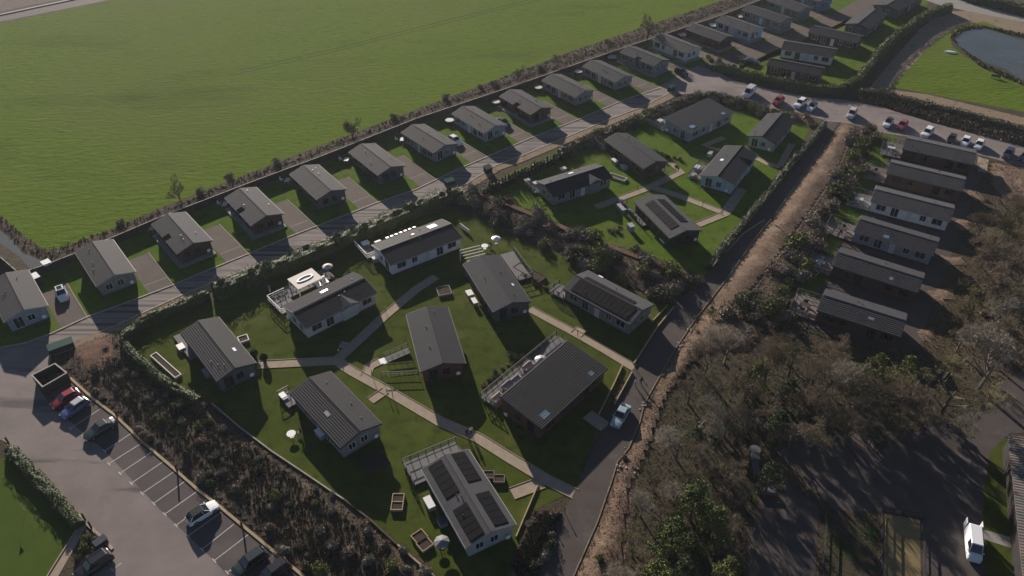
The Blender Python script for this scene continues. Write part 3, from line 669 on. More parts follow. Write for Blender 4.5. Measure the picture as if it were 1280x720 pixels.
for i,(c,wl,rf,lb,pl) in enumerate(FIELD):
    d=lodge('L%d'%i,c,lb,wl,rf,.012 if i>11 else .02,plinth=bool(pl),group=GR1,L=12.6 if i<14 else None,W=6.6 if i<15 else None,notch=(NOTCH(c) if i in (2,3,8,11) else None),fr='frame_dark' if wl in('brown','darkgrey','redbrown') else 'upvc')
    # driveway to the right of each lodge, down to the lane
    s=1 if d['cl'].x>0 else -1
    rt=toworld(d,0,1); side=1 if rt[0]>d['c'].x+0 else -1
    if i<17:
        q=[toworld(d,s*(d['hl']-8.5),side*(d['hw']+.2)),toworld(d,s*(d['hl']-8.5),side*(d['hw']+4.3)),toworld(d,s*(d['hl']+8),side*(d['hw']+4.3)),toworld(d,s*(d['hl']+8),side*(d['hw']+.2))]
        sheet('driveway',q,M['drive'],.020+.0002*i,px=False)
        ribbon('driveway_edging',[toworld(d,s*(d['hl']-8.5),side*(d['hw']+4.4)),toworld(d,s*(d['hl']+5.6),side*(d['hw']+4.4))],.12,M['kerb'],0,.09,px=False)
        if i>0: ribbon('driveway_joint',[toworld(d,s*(d['hl']+1.0),side*(d['hw']+.3)),toworld(d,s*(d['hl']+1.0),side*(d['hw']+4.3))],.10,M['kerb'],0,.028,px=False)
    d['s']=s; d['side']=side

d=lodge('A',[(465,305.6),(551,274),(579,296),(487.5,332)],'white lodge with one large bright skylight beside the hedge, top of lower garden','white','brown',.02,group=GR2)
onroof(d,540,283,1.7,1.5,M['skywhite']); onroof(d,516,293,.5,.4,M['skywhite'],'skylight')
for i in range(7): onroof(d,484+i*5.6,296.5-i*2.2,.5,.5,M['white_plastic'],'roof_tile_light')
onroof(d,472,301,1.1,.6,M['cream_cover'],'roof_hatch')
d=lodge('B',[(351,384),(441,340),(472,365.6),(384,409)],'cream lodge with striped dark tiles, a front gable and one long white skylight','cream','char',.085,group=GR2)
onroof(d,405,364,1.3,.5,M['skywhite'])
sB=1 if d['cl'].y>0 else -1; xB,_=tolocal(d,432,378,2.8); crossgable(d,xB,sB,3.4,.35,'cream')
d=lodge('C',[(227,414),(272,398),(322,452.5),(269,479)],'dark grey lodge at the left corner of the lower garden block with a small skylight','darkgrey','char',.07,fr='frame_dark',group=GR2)
onroof(d,293,437,.9,.4,M['skywhite'])
d=lodge('D',[(580,331),(622,317.5),(665,377),(616,390)],'dark grey lodge with a plain roof below the white pergola slats','darkgrey','slate',.012,fr='frame_dark',group=GR2)
onroof(d,641,356,.7,.35,M['skywhite'])
d=lodge('E',[(507.5,392.5),(560,384.5),(582,454),(526,465)],'red-brown lodge with a plain grey roof and a ramp on its left side','redbrown','slate',.012,fr='frame_dark',group=GR2)
d=lodge('F',[(704,360.6),(735,338),(819,380.6),(786,406)],'dark grey-green lodge with a long bank of solar panels beside the central lane','greygreen','mid',.03,fr='upvc',group=GR2)
yS=-1 if tolocal(d,740,375,3)[1]<0 else 1
solar(d,-d['hl']+1.2,d['hl']-1.0,yS*d['hw']*.47,2,12,ph=1.35); solar(d,-d['hl']+1.5,d['hl']-2.0,-yS*d['hw']*.22,1,12,ph=1.0)
onroof(d,751,346,.9,.4,M['skywhite'])
d=lodge('G',[(626,501),(710,429),(757.5,462.5),(675,537.5)],'large red-brown lodge with one broad striped mono-pitch roof and two blue skylights','redbrown','char',.10,mono=1,rise=1.1,fr='frame_dark',group=GR2)
_,yy=tolocal(d,690,500,3)
if True:
    # low side towards the skylights (lower right)
    _,ysk=tolocal(d,700,510,3)
    if ysk>0:
        for ch in list(d['o'].children_recursive): bpy.data.objects.remove(ch)
        bpy.data.objects.remove(d['o'])
        d=lodge('G',[(626,501),(710,429),(757.5,462.5),(675,537.5)],'large red-brown lodge with one broad striped mono-pitch roof and two blue skylights','redbrown','char',.10,mono=-1,rise=1.1,fr='frame_dark',group=GR2)
onroof(d,681,518.5,1.4,.9,M['skyglass']); onroof(d,739,467,.8,.8,M['skyglass'])
d=lodge('K',[(362.5,491),(412.5,464),(477.5,529),(425,561)],'grey lodge with striped tiles, small roof light and a sunken bed in front','grey','char',.07,group=GR2)
onroof(d,409,517.5,1.1,.5,M['grey_plastic'])
d=lodge('S',[(527.5,587.5),(585,560),(644,654),(584,687)],'pale grey lodge with four dark blocks of solar panels nearest the camera','palegrey','mid',.03,group=GR2)
for (ua,va,ub,vb) in ((547,577,569,617),(569,567,590,602),(582,629,601,669),(603,615,622,657)):
    x0,y0=tolocal(d,ua,va,3.4); x1,y1=tolocal(d,ub,vb,3.4); ym=(y0+y1)/2
    solar(d,min(x0,x1),max(x0,x1),(1 if ym>0 else -1)*d['hw']*.50,1,5,ph=1.9)
d=lodge('N1',[(672,228),(743.8,202.5),(765,223),(690,244)],'grey-green lodge with front gable and white skylight, left of the upper garden block','greygreen','slate',.02,group=GR3)
onroof(d,713.5,216.5,1.1,.6,M['skywhite']); sN=1 if d['cl'].y>0 else -1; xN,_=tolocal(d,737,222,2.8); crossgable(d,xN,sN,3.2,.3,'greygreen')
d=lodge('N2',[(756,175.6),(783,165.5),(834,200.6),(806,212)],'brown lodge with a plain grey roof near the hedge in the upper garden block','brown','slate',.012,fr='frame_dark',group=GR3)
d=lodge('N3',[(832,150),(887,126),(916,141),(860,168)],'large blue-grey lodge with a broad mono-pitch roof and two grey skylights','bluegrey','slate',.015,mono=1,rise=.9,group=GR3)
_,ysk=tolocal(d,880,160,3)
if ysk>0:
    for ch in list(d['o'].children_recursive): bpy.data.objects.remove(ch)
    bpy.data.objects.remove(d['o'])
    d=lodge('N3',[(832,150),(887,126),(916,141),(860,168)],'large blue-grey lodge with a broad mono-pitch roof and two grey skylights','bluegrey','slate',.015,mono=-1,rise=.9,group=GR3)
onroof(d,865.5,158.5,1.5,1.0,M['skyglass']); onroof(d,904,142,1.1,.8,M['skyglass'])
d=lodge('N4',[(906,182),(948,192),(917.5,231),(875,219)],'light blue gabled lodge with a white skylight on its pale left slope','lightblue','slate',.03,group=GR3)
onroof(d,902.5,200,.9,.7,M['skywhite']); s4=-1 if tolocal(d,940,215,2)[1]<0 else 1; x4,_=tolocal(d,938,204,2.8); crossgable(d,x4,s4,3.0,.3,'lightblue')
d=lodge('N5',[(960,140.6),(994,151),(969.4,179.4),(935,170)],'sage green lodge in the corner of the upper garden block below the parked cars','sage','slate',.02,group=GR3)
d=lodge('N6',[(793,253),(830,243),(877.5,288),(837.5,298)],'black-brown lodge with a strip of solar panels in the upper garden block','black','mid',.03,fr='frame_dark',group=GR3)
yS=-1 if tolocal(d,815,275,3)[1]<0 else 1
solar(d,-d['hl']+2,d['hl']-2,yS*d['hw']*.38,2,9,ph=.9); solar(d,-d['hl']+2,d['hl']-3,-yS*d['hw']*.38,2,9,ph=.9)
RW=[([(1135,169),(1222,187.5),(1215,206),(1127,186)],'brown','mid','dark brown lodge nearest the line of white cars at the top of the right-hand terrace',.012),
([(1115,199.5),(1209,220.5),(1201,239.5),(1108,216)],'brown','mid','dark brown lodge second from the top of the right-hand terrace',.02),
([(1096,232),(1193,255.5),(1187.5,277),(1088,251)],'white','mid','white lodge third from the top of the right-hand terrace, with a row of dark windows',.02),
([(1077.5,270),(1175.5,297),(1166,319.5),(1067,288)],'bluegrey','mid','pale blue-grey lodge with a small blue skylight on the right-hand terrace',.085),
([(1051,310),(1157,341),(1147,367),(1040,331)],'brown','mid','dark brown lodge with a pinkish deck, second from the bottom of the right-hand terrace',.085),
([(1032.5,361),(1136,392.5),(1124,421),(1021,387.5)],'brown','mid','dark brown lodge at the bottom of the right-hand terrace above the bare trees',.085)]
for i,(c,wl,rf,lb,st) in enumerate(RW):
    d=lodge('R%d'%(i+1),c,lb,wl,rf,st,group=GR4,fr='upvc' if wl!='brown' else 'frame_dark',dish=False)
    sl_=-1 if toworld(d,1,0)[0]>d['c'].x else 1     # local x sign of the left-hand end
    d['left']=sl_
    a,b=sorted((sl_*(d['hl']-.2),sl_*(d['hl']+(4.2 if i!=3 else 5.2))))
    deck(d,a,b,-d['hw']+.3,d['hw']-.3,'ab'.replace('b' if sl_<0 else 'a','')+'cd',m='deckboard' if i%2 else 'deck_grey',glass=True)
onroof(LODGE['R4'],1108,296,1.0,.7,M['skyglass']); onroof(LODGE['R6'],1089,398.5,.9,.5,M['grey_plastic']); onroof(LODGE['R5'],1114,348.5,.6,.6,M['grey_plastic'],'roof_hatch')
TW=[([(959,71),(1035,85),(1032,96),(955,81)],'redbrown','brown','brown timber lodge behind the hedge above the white van, lowest of the far cluster'),
([(982,50),(1046,60),(1042,72),(977,61)],'white','slate','white lodge with dark windows directly behind the brown timber lodge in the far cluster'),
([(1019,32),(1080,44),(1070,54),(1013,41)],'black','slate','black-walled lodge with a dark roof in the middle of the far cluster'),
([(1081,11),(1108,18),(1088,37),(1055,29.4)],'darkgrey','brown','dark grey lodge with a pale left slope in front of the far boundary hedge'),
([(1125,-12),(1155,-5),(1125,14),(1090,6)],'darkgrey','brown','dark grey lodge furthest to the top right, cut by the top edge of the photo')]
for i,(c,wl,rf,lb) in enumerate(TW): lodge('T%d'%(i+1),c,lb,wl,rf,.015,group=GR5,dish=False,L=14 if i<3 else None)

# decks in the garden blocks
def pxdeck(key, pts, rails='', h=.4, m='deck_grey', railm='frame_dark', glass=False):
    d=LODGE[key]; q=[tolocal(d,*p,h) for p in pts]; x0=min(p[0] for p in q);x1=max(p[0] for p in q);y0=min(p[1] for p in q);y1=max(p[1] for p in q)
    # clip against lodge footprint: keep it outside
    il,iw=d['il'],d['iw']
    cx=(x0+x1)/2; cy=(y0+y1)/2
    if abs(cx)/il>abs(cy)/iw:
        if cx>0: x0=max(x0,il+.02)
        else: x1=min(x1,-il-.02)
    else:
        if cy>0: y0=max(y0,iw+.02)
        else: y1=min(y1,-iw-.02)
    if x1-x0<.6 or y1-y0<.6: return None
    deck(d,x0,x1,y0,y1,rails,h,m,railm,glass); return d,(x0,x1,y0,y1)
pxdeck('G',[(601,497),(626,505),(715,430),(700,425),(612,490)],'ad',glass=True)
pxdeck('S',[(507,582),(520,610),(575,560),(560,556)],'ac',glass=True)
pxdeck('B',[(338,374),(352,392),(368,385),(356,366)],'acd',railm='white_wood')
pxdeck('B',[(362,372),(400,352),(418,345),(395,340),(360,360)],'',m='cream_cover' if False else 'deck_grey')
pxdeck('A',[(450,305),(466,312),(478,326),(458,322)],'ac',railm='white_wood')
pxdeck('D',[(625,318),(640,318),(665,345),(650,350)],'bd')
pxdeck('F',[(686,364),(704,374),(712,368),(700,355)],'ac')
pxdeck('N1',[(655,230),(668,240),(678,250),(684,245),(668,226)],'ac')
pxdeck('N3',[(817,155),(832,165),(840,150),(826,145)],'ac',glass=True)
pxdeck('N4',[(866,222),(875,225),(882,206),(874,204)],'ac',m='deckboard')
pxdeck('N6',[(780,256),(800,280),(812,280),(800,262)],'ac',m='deckboard')
pxdeck('N2',[(750,182),(758,190),(765,186),(758,175)],'ac')
pxdeck('C',[(222,418),(238,450),(245,446),(232,415)],'')
pxdeck('K',[(348,495),(365,510),(372,500),(360,490)],'a')

# ------------------------------------------------------------------ furniture and small things
def smallthing(name,label,cat,mb,mats,u=None,v=None,w=None,z=0,rz=0,group=None,smooth=False):
    x,y=w if w else G(u,v,z)
    o=mb.build(name,mats,loc=(x,y,z),rz=rz,smooth=smooth); return tag(o,label,cat,group)
def hot_tub(u,v,label,z=0,rd=True,group='hot tubs and covered tubs behind the lodges'):
    x,y=G(u,v,z+.9); r=empty('hot_tub',(x,y,z),R.uniform(0,.4)); tag(r,label,'hot tub',group)
    b=MB(); c=MB()
    if rd: b.cyl(0,0,0,.82,1.0,1.05,20); c.cyl(0,0,.82,.95,1.08,1.0,20)
    else:
        b.box(-1.1,1.1,-1.1,1.1,0,.8); c.box(-1.16,1.16,-1.16,-.02,.8,.93); c.box(-1.16,1.16,.02,1.16,.8,.93)
    b.build('tub_body',M['timber_dark'],r); c.build('cover',M['table_pale'] if rd else M['cream_cover'],r); return r
def table_set(u,v,label,z=0,rz=0,cm='table_pale',n=4,cat='garden table',w=None,group='garden tables outside the lodges'):
    x,y=w if w else G(u,v,z+.7); r=empty('garden_table',(x,y,z),rz); tag(r,label,cat,group)
    t=MB(); t.box(-.8,.8,-.5,.5,.70,.75); t.build('table_top',M[cm],r)
    for sx in (-1,1):
        for sy in (-1,1): l=MB(); l.box(sx*.7-.03,sx*.7+.03,sy*.4-.03,sy*.4+.03,0,.70); l.build('leg',M[cm],r)
    return r
def chair(x,y,rz,label,cm='white_plastic',z=0,group='garden chairs'):
    r=empty('garden_chair',(x,y,z),rz); tag(r,label,'chair',group)
    a=MB(); a.box(-.28,.28,-.26,.26,.40,.46); a.build('seat',M[cm],r)
    a=MB(); a.box(-.28,.28,.24,.30,.47,.98); a.build('backrest',M[cm],r)
    for sx in (-1,1):
        for sy in (-1,1): l=MB(); l.box(sx*.24-.025,sx*.24+.025,sy*.21-.025,sy*.21+.025,0,.40); l.build('leg',M[cm],r)
    return r
# behind the field-side row
place=['behind the dark brown lodge third from the left in the field-side row','behind the dark brown lodge fourth from the left in the field-side row','behind the dark grey lodge fifth from the left in the field-side row','behind the dark grey lodge sixth from the left in the field-side row','behind the mid grey lodge with the white car']
for i,(u,v,pl) in enumerate([(190,285,place[0]),(281,255,place[1]),(359,225,place[2]),(433,199,place[3]),(503,174,place[4])]):
    x,y=G(u,v,.8); table_set(u,v,'white garden table '+pl,rz=LANE+.9,group='white garden tables behind the field-side lodges')
    chair(x-1.5,y+.9,.9+LANE,'white garden chair '+pl,group='white garden chairs behind the field-side lodges')
for u,v,pl,rd in [(562,150,'behind the pale blue-grey lodge left of the red-brown one',True),(620,127,'behind the red-brown lodge of the field-side row',True),(673,109,'behind the grey-brown lodge right of the red-brown one',True),(723,89,'behind the grey-brown lodge nearest the lane bend',True),(765,71,'behind the grey-green lodge near the road bend',False),(853,43,'behind the brown lodge beside the cream one',False),(892,31,'behind the light blue lodge',False),(927,20,'behind the dark green-grey lodge past the light blue one',False)]:
    hot_tub(u,v,('round white-lidded hot tub ' if rd else 'square cream-covered hot tub ')+pl,rd=rd)
b=MB(); b.box(-.9,.9,-.6,.6,0,1.6); b.mi=1; b.box(-1.0,1.0,-.7,.7,1.6,1.68)
smallthing('garden_store','white-topped tall store box against the fence behind the white car',  'store box',b,[M['fence_dark'],M['white_plastic']],62,337,rz=LANE-1.35,group='store boxes')
smallthing('garden_store','white-topped store box against the side of the blue-grey lodge at the left edge','store box',b,[M['fence_dark'],M['white_plastic']],47,354,rz=LANE-1.35,group='store boxes')
# pergola with long white bars by lodge D
r=empty('pergola',(*G(592,330),0),LODGE['D']['rz']+pi/2); tag(r,'white slatted pergola between the white lodge and the dark grey lodge with plain roof','pergola')
b=MB(); 
for i in range(5): b.box(-2.0,2.0,-1.8+i*.9-.05,-1.8+i*.9+.05,2.35,2.47)
b.build('slats',M['white_wood'],r)
for sx in (-1,1):
    for sy in (-1,1): b=MB(); b.box(sx*1.9-.06,sx*1.9+.06,sy*1.75-.06,sy*1.75+.06,0,2.35); b.build('post',M['white_wood'],r)
# covered tub pergola by lodge B
r=empty('hot_tub_shelter',(*G(384,361),0),LODGE['B']['rz']); tag(r,'cream square shelter with a ring-shaped rooflight behind the cream lodge','shelter')
b=MB(); b.box(-2.4,2.4,-1.9,1.9,2.2,2.32); b.build('roof',M['cream_cover'],r)
b=MB()
N=20
for i in range(N):
    a0,a1=2*pi*i/N,2*pi*(i+1)/N
    f=lambda a,k:(cos(a)*1.6*k,sin(a)*.62*k)
    b.prism([f(a0,1),f(a1,1),f(a1,.78),f(a0,.78)],2.322,2.45)
b.build('rooflight_kerb',M['white_plastic'],r)
for sx in (-1,1):
    for sy in (-1,1): b=MB(); b.box(sx*2.25-.08,sx*2.25+.08,sy*1.75-.08,sy*1.75+.08,0,2.2); b.build('post',M['white_wood'],r)
for k,(u,v) in enumerate(((398,357),(406,353))):
    b=MB(); b.box(-.5,.5,-.8,.8,.3,.42); b.box(-.5,.5,.6,.8,.42,.9); b.box(-.45,-.35,-.7,.7,0,.3); b.box(.35,.45,-.7,.7,0,.3)
    smallthing('sun_lounger','white lounger on the deck behind the cream lodge, %s to the shelter'%('nearer','further from and right next')[k] if False else ('white lounger on the deck behind the cream lodge, nearer the shelter' if k==0 else 'white lounger on the deck behind the cream lodge, further from the shelter'),'lounger',b,M['white_plastic'],u,v,rz=LODGE['B']['rz'])
b=MB(); b.cyl(0,0,0,1.0,.06); b.cyl(0,0,1.9,2.0,1.1,n=16); b.cyl(0,0,1.0,2.6,.03)
def parasol(u,v,label,col='cream_cover',z=0,rad=1.3,h=2.3,group='garden parasols'):
    x,y=G(u,v,z+h); r=empty('parasol',(x,y,z)); tag(r,label,'parasol',group)
    b=MB(); b.cyl(0,0,0,.08,.3); b.cyl(0,0,.08,h,.03,n=6); b.build('pole',M['grey_plastic'],r)
    b=MB(); b.cyl(0,0,h-.35,h,rad,.06,8); b.build('canopy',M[col],r)
parasol(409,331,'cream parasol on the lawn behind the cream lodge, by the lane hedge',rad=.95)
parasol(620,302-6,'white round parasol on the lawn behind the dark grey lodge with a plain roof','white_plastic',rad=.9,h=1.6)
parasol(676,447,'grey parasol on the long deck of the red-brown mono-pitch lodge','grey_plastic',rad=1.0)
parasol(552,675,'grey round parasol below the lodge with four solar blocks','w_grey',rad=1.0,h=1.6)
# round tables on lawn
for k,(u,v,lb) in enumerate([(606,311,'round white table with black chair on the lawn by the pergola'),(365,546,'small round white table on the lawn left of the central grey lodge'),(549,684,'round dark patio table by the raised beds at the bottom')]):
    b=MB(); b.cyl(0,0,.68,.74,.65,n=18); b.cyl(0,0,0,.68,.06); b.cyl(0,0,0,.04,.3)
    smallthing('round_table',lb,'table',b,M['white_plastic'] if k<2 else M['rattan'],u,v)
    x,y=G(u,v); chair(x+.9,y+.5,-.8,'dark chair beside the '+('round white table near the pergola','small round table left of the central grey lodge','dark patio table at the bottom of the garden')[k],'rattan')
# furniture on decks
def decktable(key,fx,fy,label,cm='rattan',z=.4,n=2):
    d=LODGE[key]; w_=toworld(d,fx,fy); table_set(0,0,label,z,d['rz'],cm,w=w_)
    for s in (-1,1):
        ww=toworld(d,fx,fy+s*.95); chair(ww[0],ww[1],d['rz']+(0 if s>0 else pi),'%s chair, %s side of the end-deck table, %s terrace lodge'%('dark' if cm=='rattan' else 'white','far' if s>0 else 'near',label.split('of the ')[1].split(' lodge')[0]),cm,z)
for i in range(1,7):
    d=LODGE['R%d'%i]; decktable('R%d'%i,d['left']*(d['hl']+2.2),-.6,'%s table on the end deck of the %s lodge of the right-hand terrace'%('white' if i%2 else 'dark',['top','second','third','fourth','fifth','lowest'][i-1]),'table_pale' if i%2 else 'rattan')
# grey seats on G's deck
d=LODGE['G']
for k,(u,v) in enumerate(((634,484),(645,477),(622,499),(660,460))):
    b=MB(); b.box(-.9,.9,-.45,.45,.1,.42); b.box(-.9,.9,.3,.45,.42,.8); b.box(-.9,-.75,-.45,.3,.42,.6); b.box(.75,.9,-.45,.3,.42,.6)
    smallthing('outdoor_sofa',['grey sofa second from the corner on the long deck behind the mono-pitch lodge','grey sofa on the long deck behind the mono-pitch lodge, third from the deck corner','grey sofa nearest the open corner of the mono-pitch lodge deck','grey sofa furthest along the deck of the mono-pitch lodge, by the parasol'][k],'sofa',b,M['grey_plastic'] if k<2 else M['cream_cover'],u,v,z=.4,rz=d['rz'],group='outdoor sofas on the long deck')
# N6 terrace
for k,(u,v,m,lb) in enumerate([(788,268,'chrome','shiny steel barbecue on the terrace of the black-brown solar lodge'),(776,263,'grey_plastic','long grey storage box along the terrace of the black-brown solar lodge'),(777,256,'grey_plastic','short grey storage box at the far corner of the black-brown solar lodge'),(788,288,'grey_plastic','small grey shed box in the grass below the black-brown solar lodge'),
                                (828,302,'white_plastic','narrow white bench against the wall of the black-brown solar lodge')]):
    b=MB(); s=(1.0,.5,1.0) if k==0 else (2.6,.8,.9) if k==1 else (1.4,.9,.8) if k==2 else (1.3,1.0,1.3) if k==3 else (1.6,.4,.5)
    b.box(-s[0]/2,s[0]/2,-s[1]/2,s[1]/2,0,s[2]*.9); b.box(-s[0]/2-.05,s[0]/2+.05,-s[1]/2-.05,s[1]/2+.05,s[2]*.9,s[2]); 
    if k==0: b.cyl(0,0,1.0,1.15,.25,.1,10)
    smallthing(['barbecue','storage_box','storage_box','storage_box','bench'][k],lb,['barbecue','storage box','storage box','storage box','bench'][k],b,M[m],u,v,rz=LODGE['N6']['rz'])
# N1, N4 terraces
for k,(u,v,key,lb) in enumerate([(659,229,'N1','grey box at the left corner deck of the grey-green gabled lodge'),(670,232,'N1','cream box against the gable wall of the grey-green gabled lodge'),(704,213,'N1','cream hot tub lid behind the grey-green gabled lodge'),(865,222,'N4','grey box at the lower left corner of the light blue gabled lodge'),(871,212,'N4','pale table on the left deck of the light blue gabled lodge'),(887,195,'N4','weathered box behind the light blue gabled lodge'),(768,204,'N2','white box against the left wall of the brown plain-roofed lodge'),(780,211,'N2','long grey box against the left wall of the brown plain-roofed lodge'),(825,153,'N3','cream hot tub on the left deck of the large blue-grey lodge'),
        (587,369,'D','white bin by the left wall of the dark grey lodge below the pergola'),(593,380,'D','pale storage box further down the left wall of the dark grey lodge below the pergola'),(472,326,'A','white bench at the left gable of the white lodge'),(457,307,'A','grey box at the left corner of the white lodge'),(401,545,'K','white round-backed seat pad along the left wall of the central grey lodge'),(537,632,'S','pale oval storage bench along the left wall of the four-block solar lodge'),(553,655,'S','dark blue box along the left wall of the four-block solar lodge'),(260,468,'C','grey box in the shade along the left wall of the corner lodge'),(227,436,'C','small pale box at the far left corner of the corner lodge'),(355,498,'K','white panelled box at the far left corner of the central grey lodge')]):
    L_=LODGE[key]; s=R.uniform(1.1,1.9); wd=R.uniform(.7,1.1); h=R.uniform(.5,.9); b=MB(); b.box(-s/2,s/2,-wd/2,wd/2,0,h); b.mi=1; b.box(-s/2-.05,s/2+.05,-wd/2-.05,wd/2+.05,h,h+.07)
    top='white_plastic' if 'white' in lb or 'pale' in lb else 'cream_cover' if 'cream' in lb else 'c_navy' if 'blue box' in lb else 'grey_plastic'
    z=.4 if 'deck' in lb else 0
    smallthing('storage_box' if 'table' not in lb else 'low_table',lb,'box',b,[M['grey_plastic'],M[top]],u,v,z=z,rz=L_['rz'],group='boxes and covers beside the lodges')
# ramp to lodge E
r=empty('access_ramp',(*G(475,453),0),atan2(G(512,440)[1]-G(475,453)[1],G(512,440)[0]-G(475,453)[0])); tag(r,'grey access ramp with a white foot and black handrails up to the red-brown plain-roofed lodge','ramp')
ln=hypot(G(512,440)[0]-G(475,453)[0],G(512,440)[1]-G(475,453)[1])
b=MB(); b.add([(1.0,-.65,.05),(ln,-.65,.45),(ln,.65,.45),(1.0,.65,.05),(1.0,-.65,0),(ln,-.65,.3),(ln,.65,.3),(1.0,.65,0)],[(0,1,2,3),(0,4,5,1),(3,2,6,7),(0,3,7,4),(1,5,6,2)]); b.build('ramp_surface',M['deck_grey'],r)
b=MB(); b.box(0,1.0,-.7,.7,0,.05); b.build('landing',M['white_plastic'],r)
for s in (-1,1):
    b=MB()
    for i in range(5):
        x=1+(ln-1)*i/4; z=.05+.4*i/4; b.box(x-.03,x+.03,s*.68-.03,s*.68+.03,z,z+.95)
        if i<4:
            x2=1+(ln-1)*(i+1)/4; z2=.05+.4*(i+1)/4
            for hh in (.5,.95): b.tube((x,s*.68,z+hh),(x2,s*.68,z2+hh),.035,.035)
    b.build('handrail',M['black_metal'],r)
# raised planters
def planter(u,v,rz,a,bb,label,cells=1,rim='white_wood',u2=None):
    x,y=G(u,v,.4); r=empty('raised_bed',(x,y,0),rz); tag(r,label,'raised bed','raised planting beds')
    f=MB()
    f.box(-a/2,a/2,-bb/2,-bb/2+.12,0,.45);f.box(-a/2,a/2,bb/2-.12,bb/2,0,.45);f.box(-a/2,-a/2+.12,-bb/2+.12,bb/2-.12,0,.45);f.box(a/2-.12,a/2,-bb/2+.12,bb/2-.12,0,.45)
    if cells==2: f.box(-.06,.06,-bb/2+.12,bb/2-.12,0,.45)
    f.build('frame',M[rim],r)
    s=MB(); s.box(-a/2+.12,a/2-.12,-bb/2+.12,bb/2-.12,0,.36); s.build('soil',M['soil'],r)
kz=LODGE['K']['rz']; sz=LODGE['S']['rz']
planter(611,593,.0,1.5,1.3,'square raised bed, left one of the pair right of the four-block solar lodge',rim='deckboard')
planter(624,598,.0,1.5,1.3,'square raised bed, right one of the pair right of the four-block solar lodge',rim='deckboard')
planter(524,670,.7,1.7,1.5,'upper raised bed of the tilted pair at the bottom of the garden',rim='timber')
planter(531,680,.7,1.7,1.5,'lower raised bed of the tilted pair at the bottom of the garden',rim='timber')
planter(497,627,pi/2,2.6,1.6,'two-cell raised bed in the deep shade right of the central grey lodge',2,rim='timber')
planter(304,423,.5,1.6,1.6,'small pale-edged raised bed on the lawn against the corner lodge',rim='white_wood')
planter(555,363,.3,2.4,2.4,'square planting bed on the lawn between the white lodge and the red-brown lodge',rim='slab')
planter(468,576,.7,3.2,3.0,'large dark sunken bed in the shade in front of the central grey lodge',rim='timber_dark')
planter(207,456,-.72+pi*0,7.5,1.1,'long narrow pale-edged raised bed against the olive hedge in the left corner',rim='white_wood')
planter(772,221,-.6,4.0,1.4,'pale-edged raised bed between the grey-green gabled lodge and the brown lodge',rim='white_wood')
planter(822,365,-.5,3.0,1.6,'small pale-edged raised bed at the end of the red bank near the lane',rim='slab')
planter(662,340,-.75,6.5,2.0,'long planted bed along the right side of the dark grey plain-roofed lodge',rim='timber_dark')
b=MB(); b.box(-1.5,1.5,-.06,.06,0,.9)
smallthing('screen_panel','short white screen panel on the lawn right of the white lodge','screen',b,M['white_wood'],581,288,rz=-.9)
b=MB()
for i in range(9): b.box(-2.8+i*.7-.03,-2.8+i*.7+.03,-.03,.03,0,1.0)
b.box(-2.8,2.8,-.04,.04,.95,1.02); b.box(-2.8,2.8,-.03,.03,.45,.52)
smallthing('railing','dark railing beside the foot of the access ramp','railing',b,M['black_metal'],500,470,rz=.05)
# pots / topiary by lodge C
def topiary(u,v,label,rr=.55):
    x,y=G(u,v); r=empty('potted_shrub',(x,y,0)); tag(r,label,'potted shrub','clipped shrubs in pots')
    b=MB(); b.cyl(0,0,0,.5,.25,.32,10); b.build('pot',M['rattan'],r)
    b=MB(); rnd=random.Random(u*7)
    for i in range(260):
        a=rnd.uniform(0,2*pi); z=rnd.uniform(-1,1); q=(1-z*z)**.5; k=rr*rnd.uniform(.75,1.05); p=Vector((q*cos(a)*k,q*sin(a)*k,.95+z*k)); n=Vector((rnd.uniform(-1,1),rnd.uniform(-1,1),rnd.uniform(-1,1))).normalized(); s_=n.orthogonal()*.1; t_=n.cross(s_.normalized())*.1
        b.add([p-s_-t_,p+s_-t_,p+s_+t_,p-s_+t_],[(0,1,2,3)])
    b.build('foliage',M['leaf_dark'],r)
topiary(319,447,'clipped ball shrub in a pot nearer the corner lodge by its path'); topiary(331,452,'clipped ball shrub in a pot further along the path from the corner lodge')
# waste and bin stores
r=empty('bin_enclosure',(*G(62,478),0),atan2(G(84,472)[1]-G(54,492)[1],G(84,472)[0]-G(54,492)[0])); tag(r,'open-topped dark timber enclosure with a pale rim at the top of the car park','enclosure')
A=[G(39,469,1.9),G(69,454,1.9),G(84,466,1.9),G(53,484,1.9)]
bpy.data.objects.remove(r)
cx=sum(p[0] for p in A)/4; cy=sum(p[1] for p in A)/4
r=empty('bin_enclosure',(cx,cy,0)); tag(r,'open-topped dark timber enclosure with a pale rim at the top of the car park','enclosure')
Q=[(x-cx,y-cy) for x,y in A]; I=[(x*.93,y*.93) for x,y in Q]; O2=[(x*1.02,y*1.02) for x,y in Q]
b=MB(); c_=MB()
for i in range(4):
    j=(i+1)%4; b.prism([Q[i],Q[j],I[j],I[i]],0,1.85); c_.prism([O2[i],O2[j],(I[j][0]*.98,I[j][1]*.98),(I[i][0]*.98,I[i][1]*.98)],1.852,1.95)
b.build('side_panel',M['fence_dark'],r); c_.build('capping',M['fence_cap'],r)
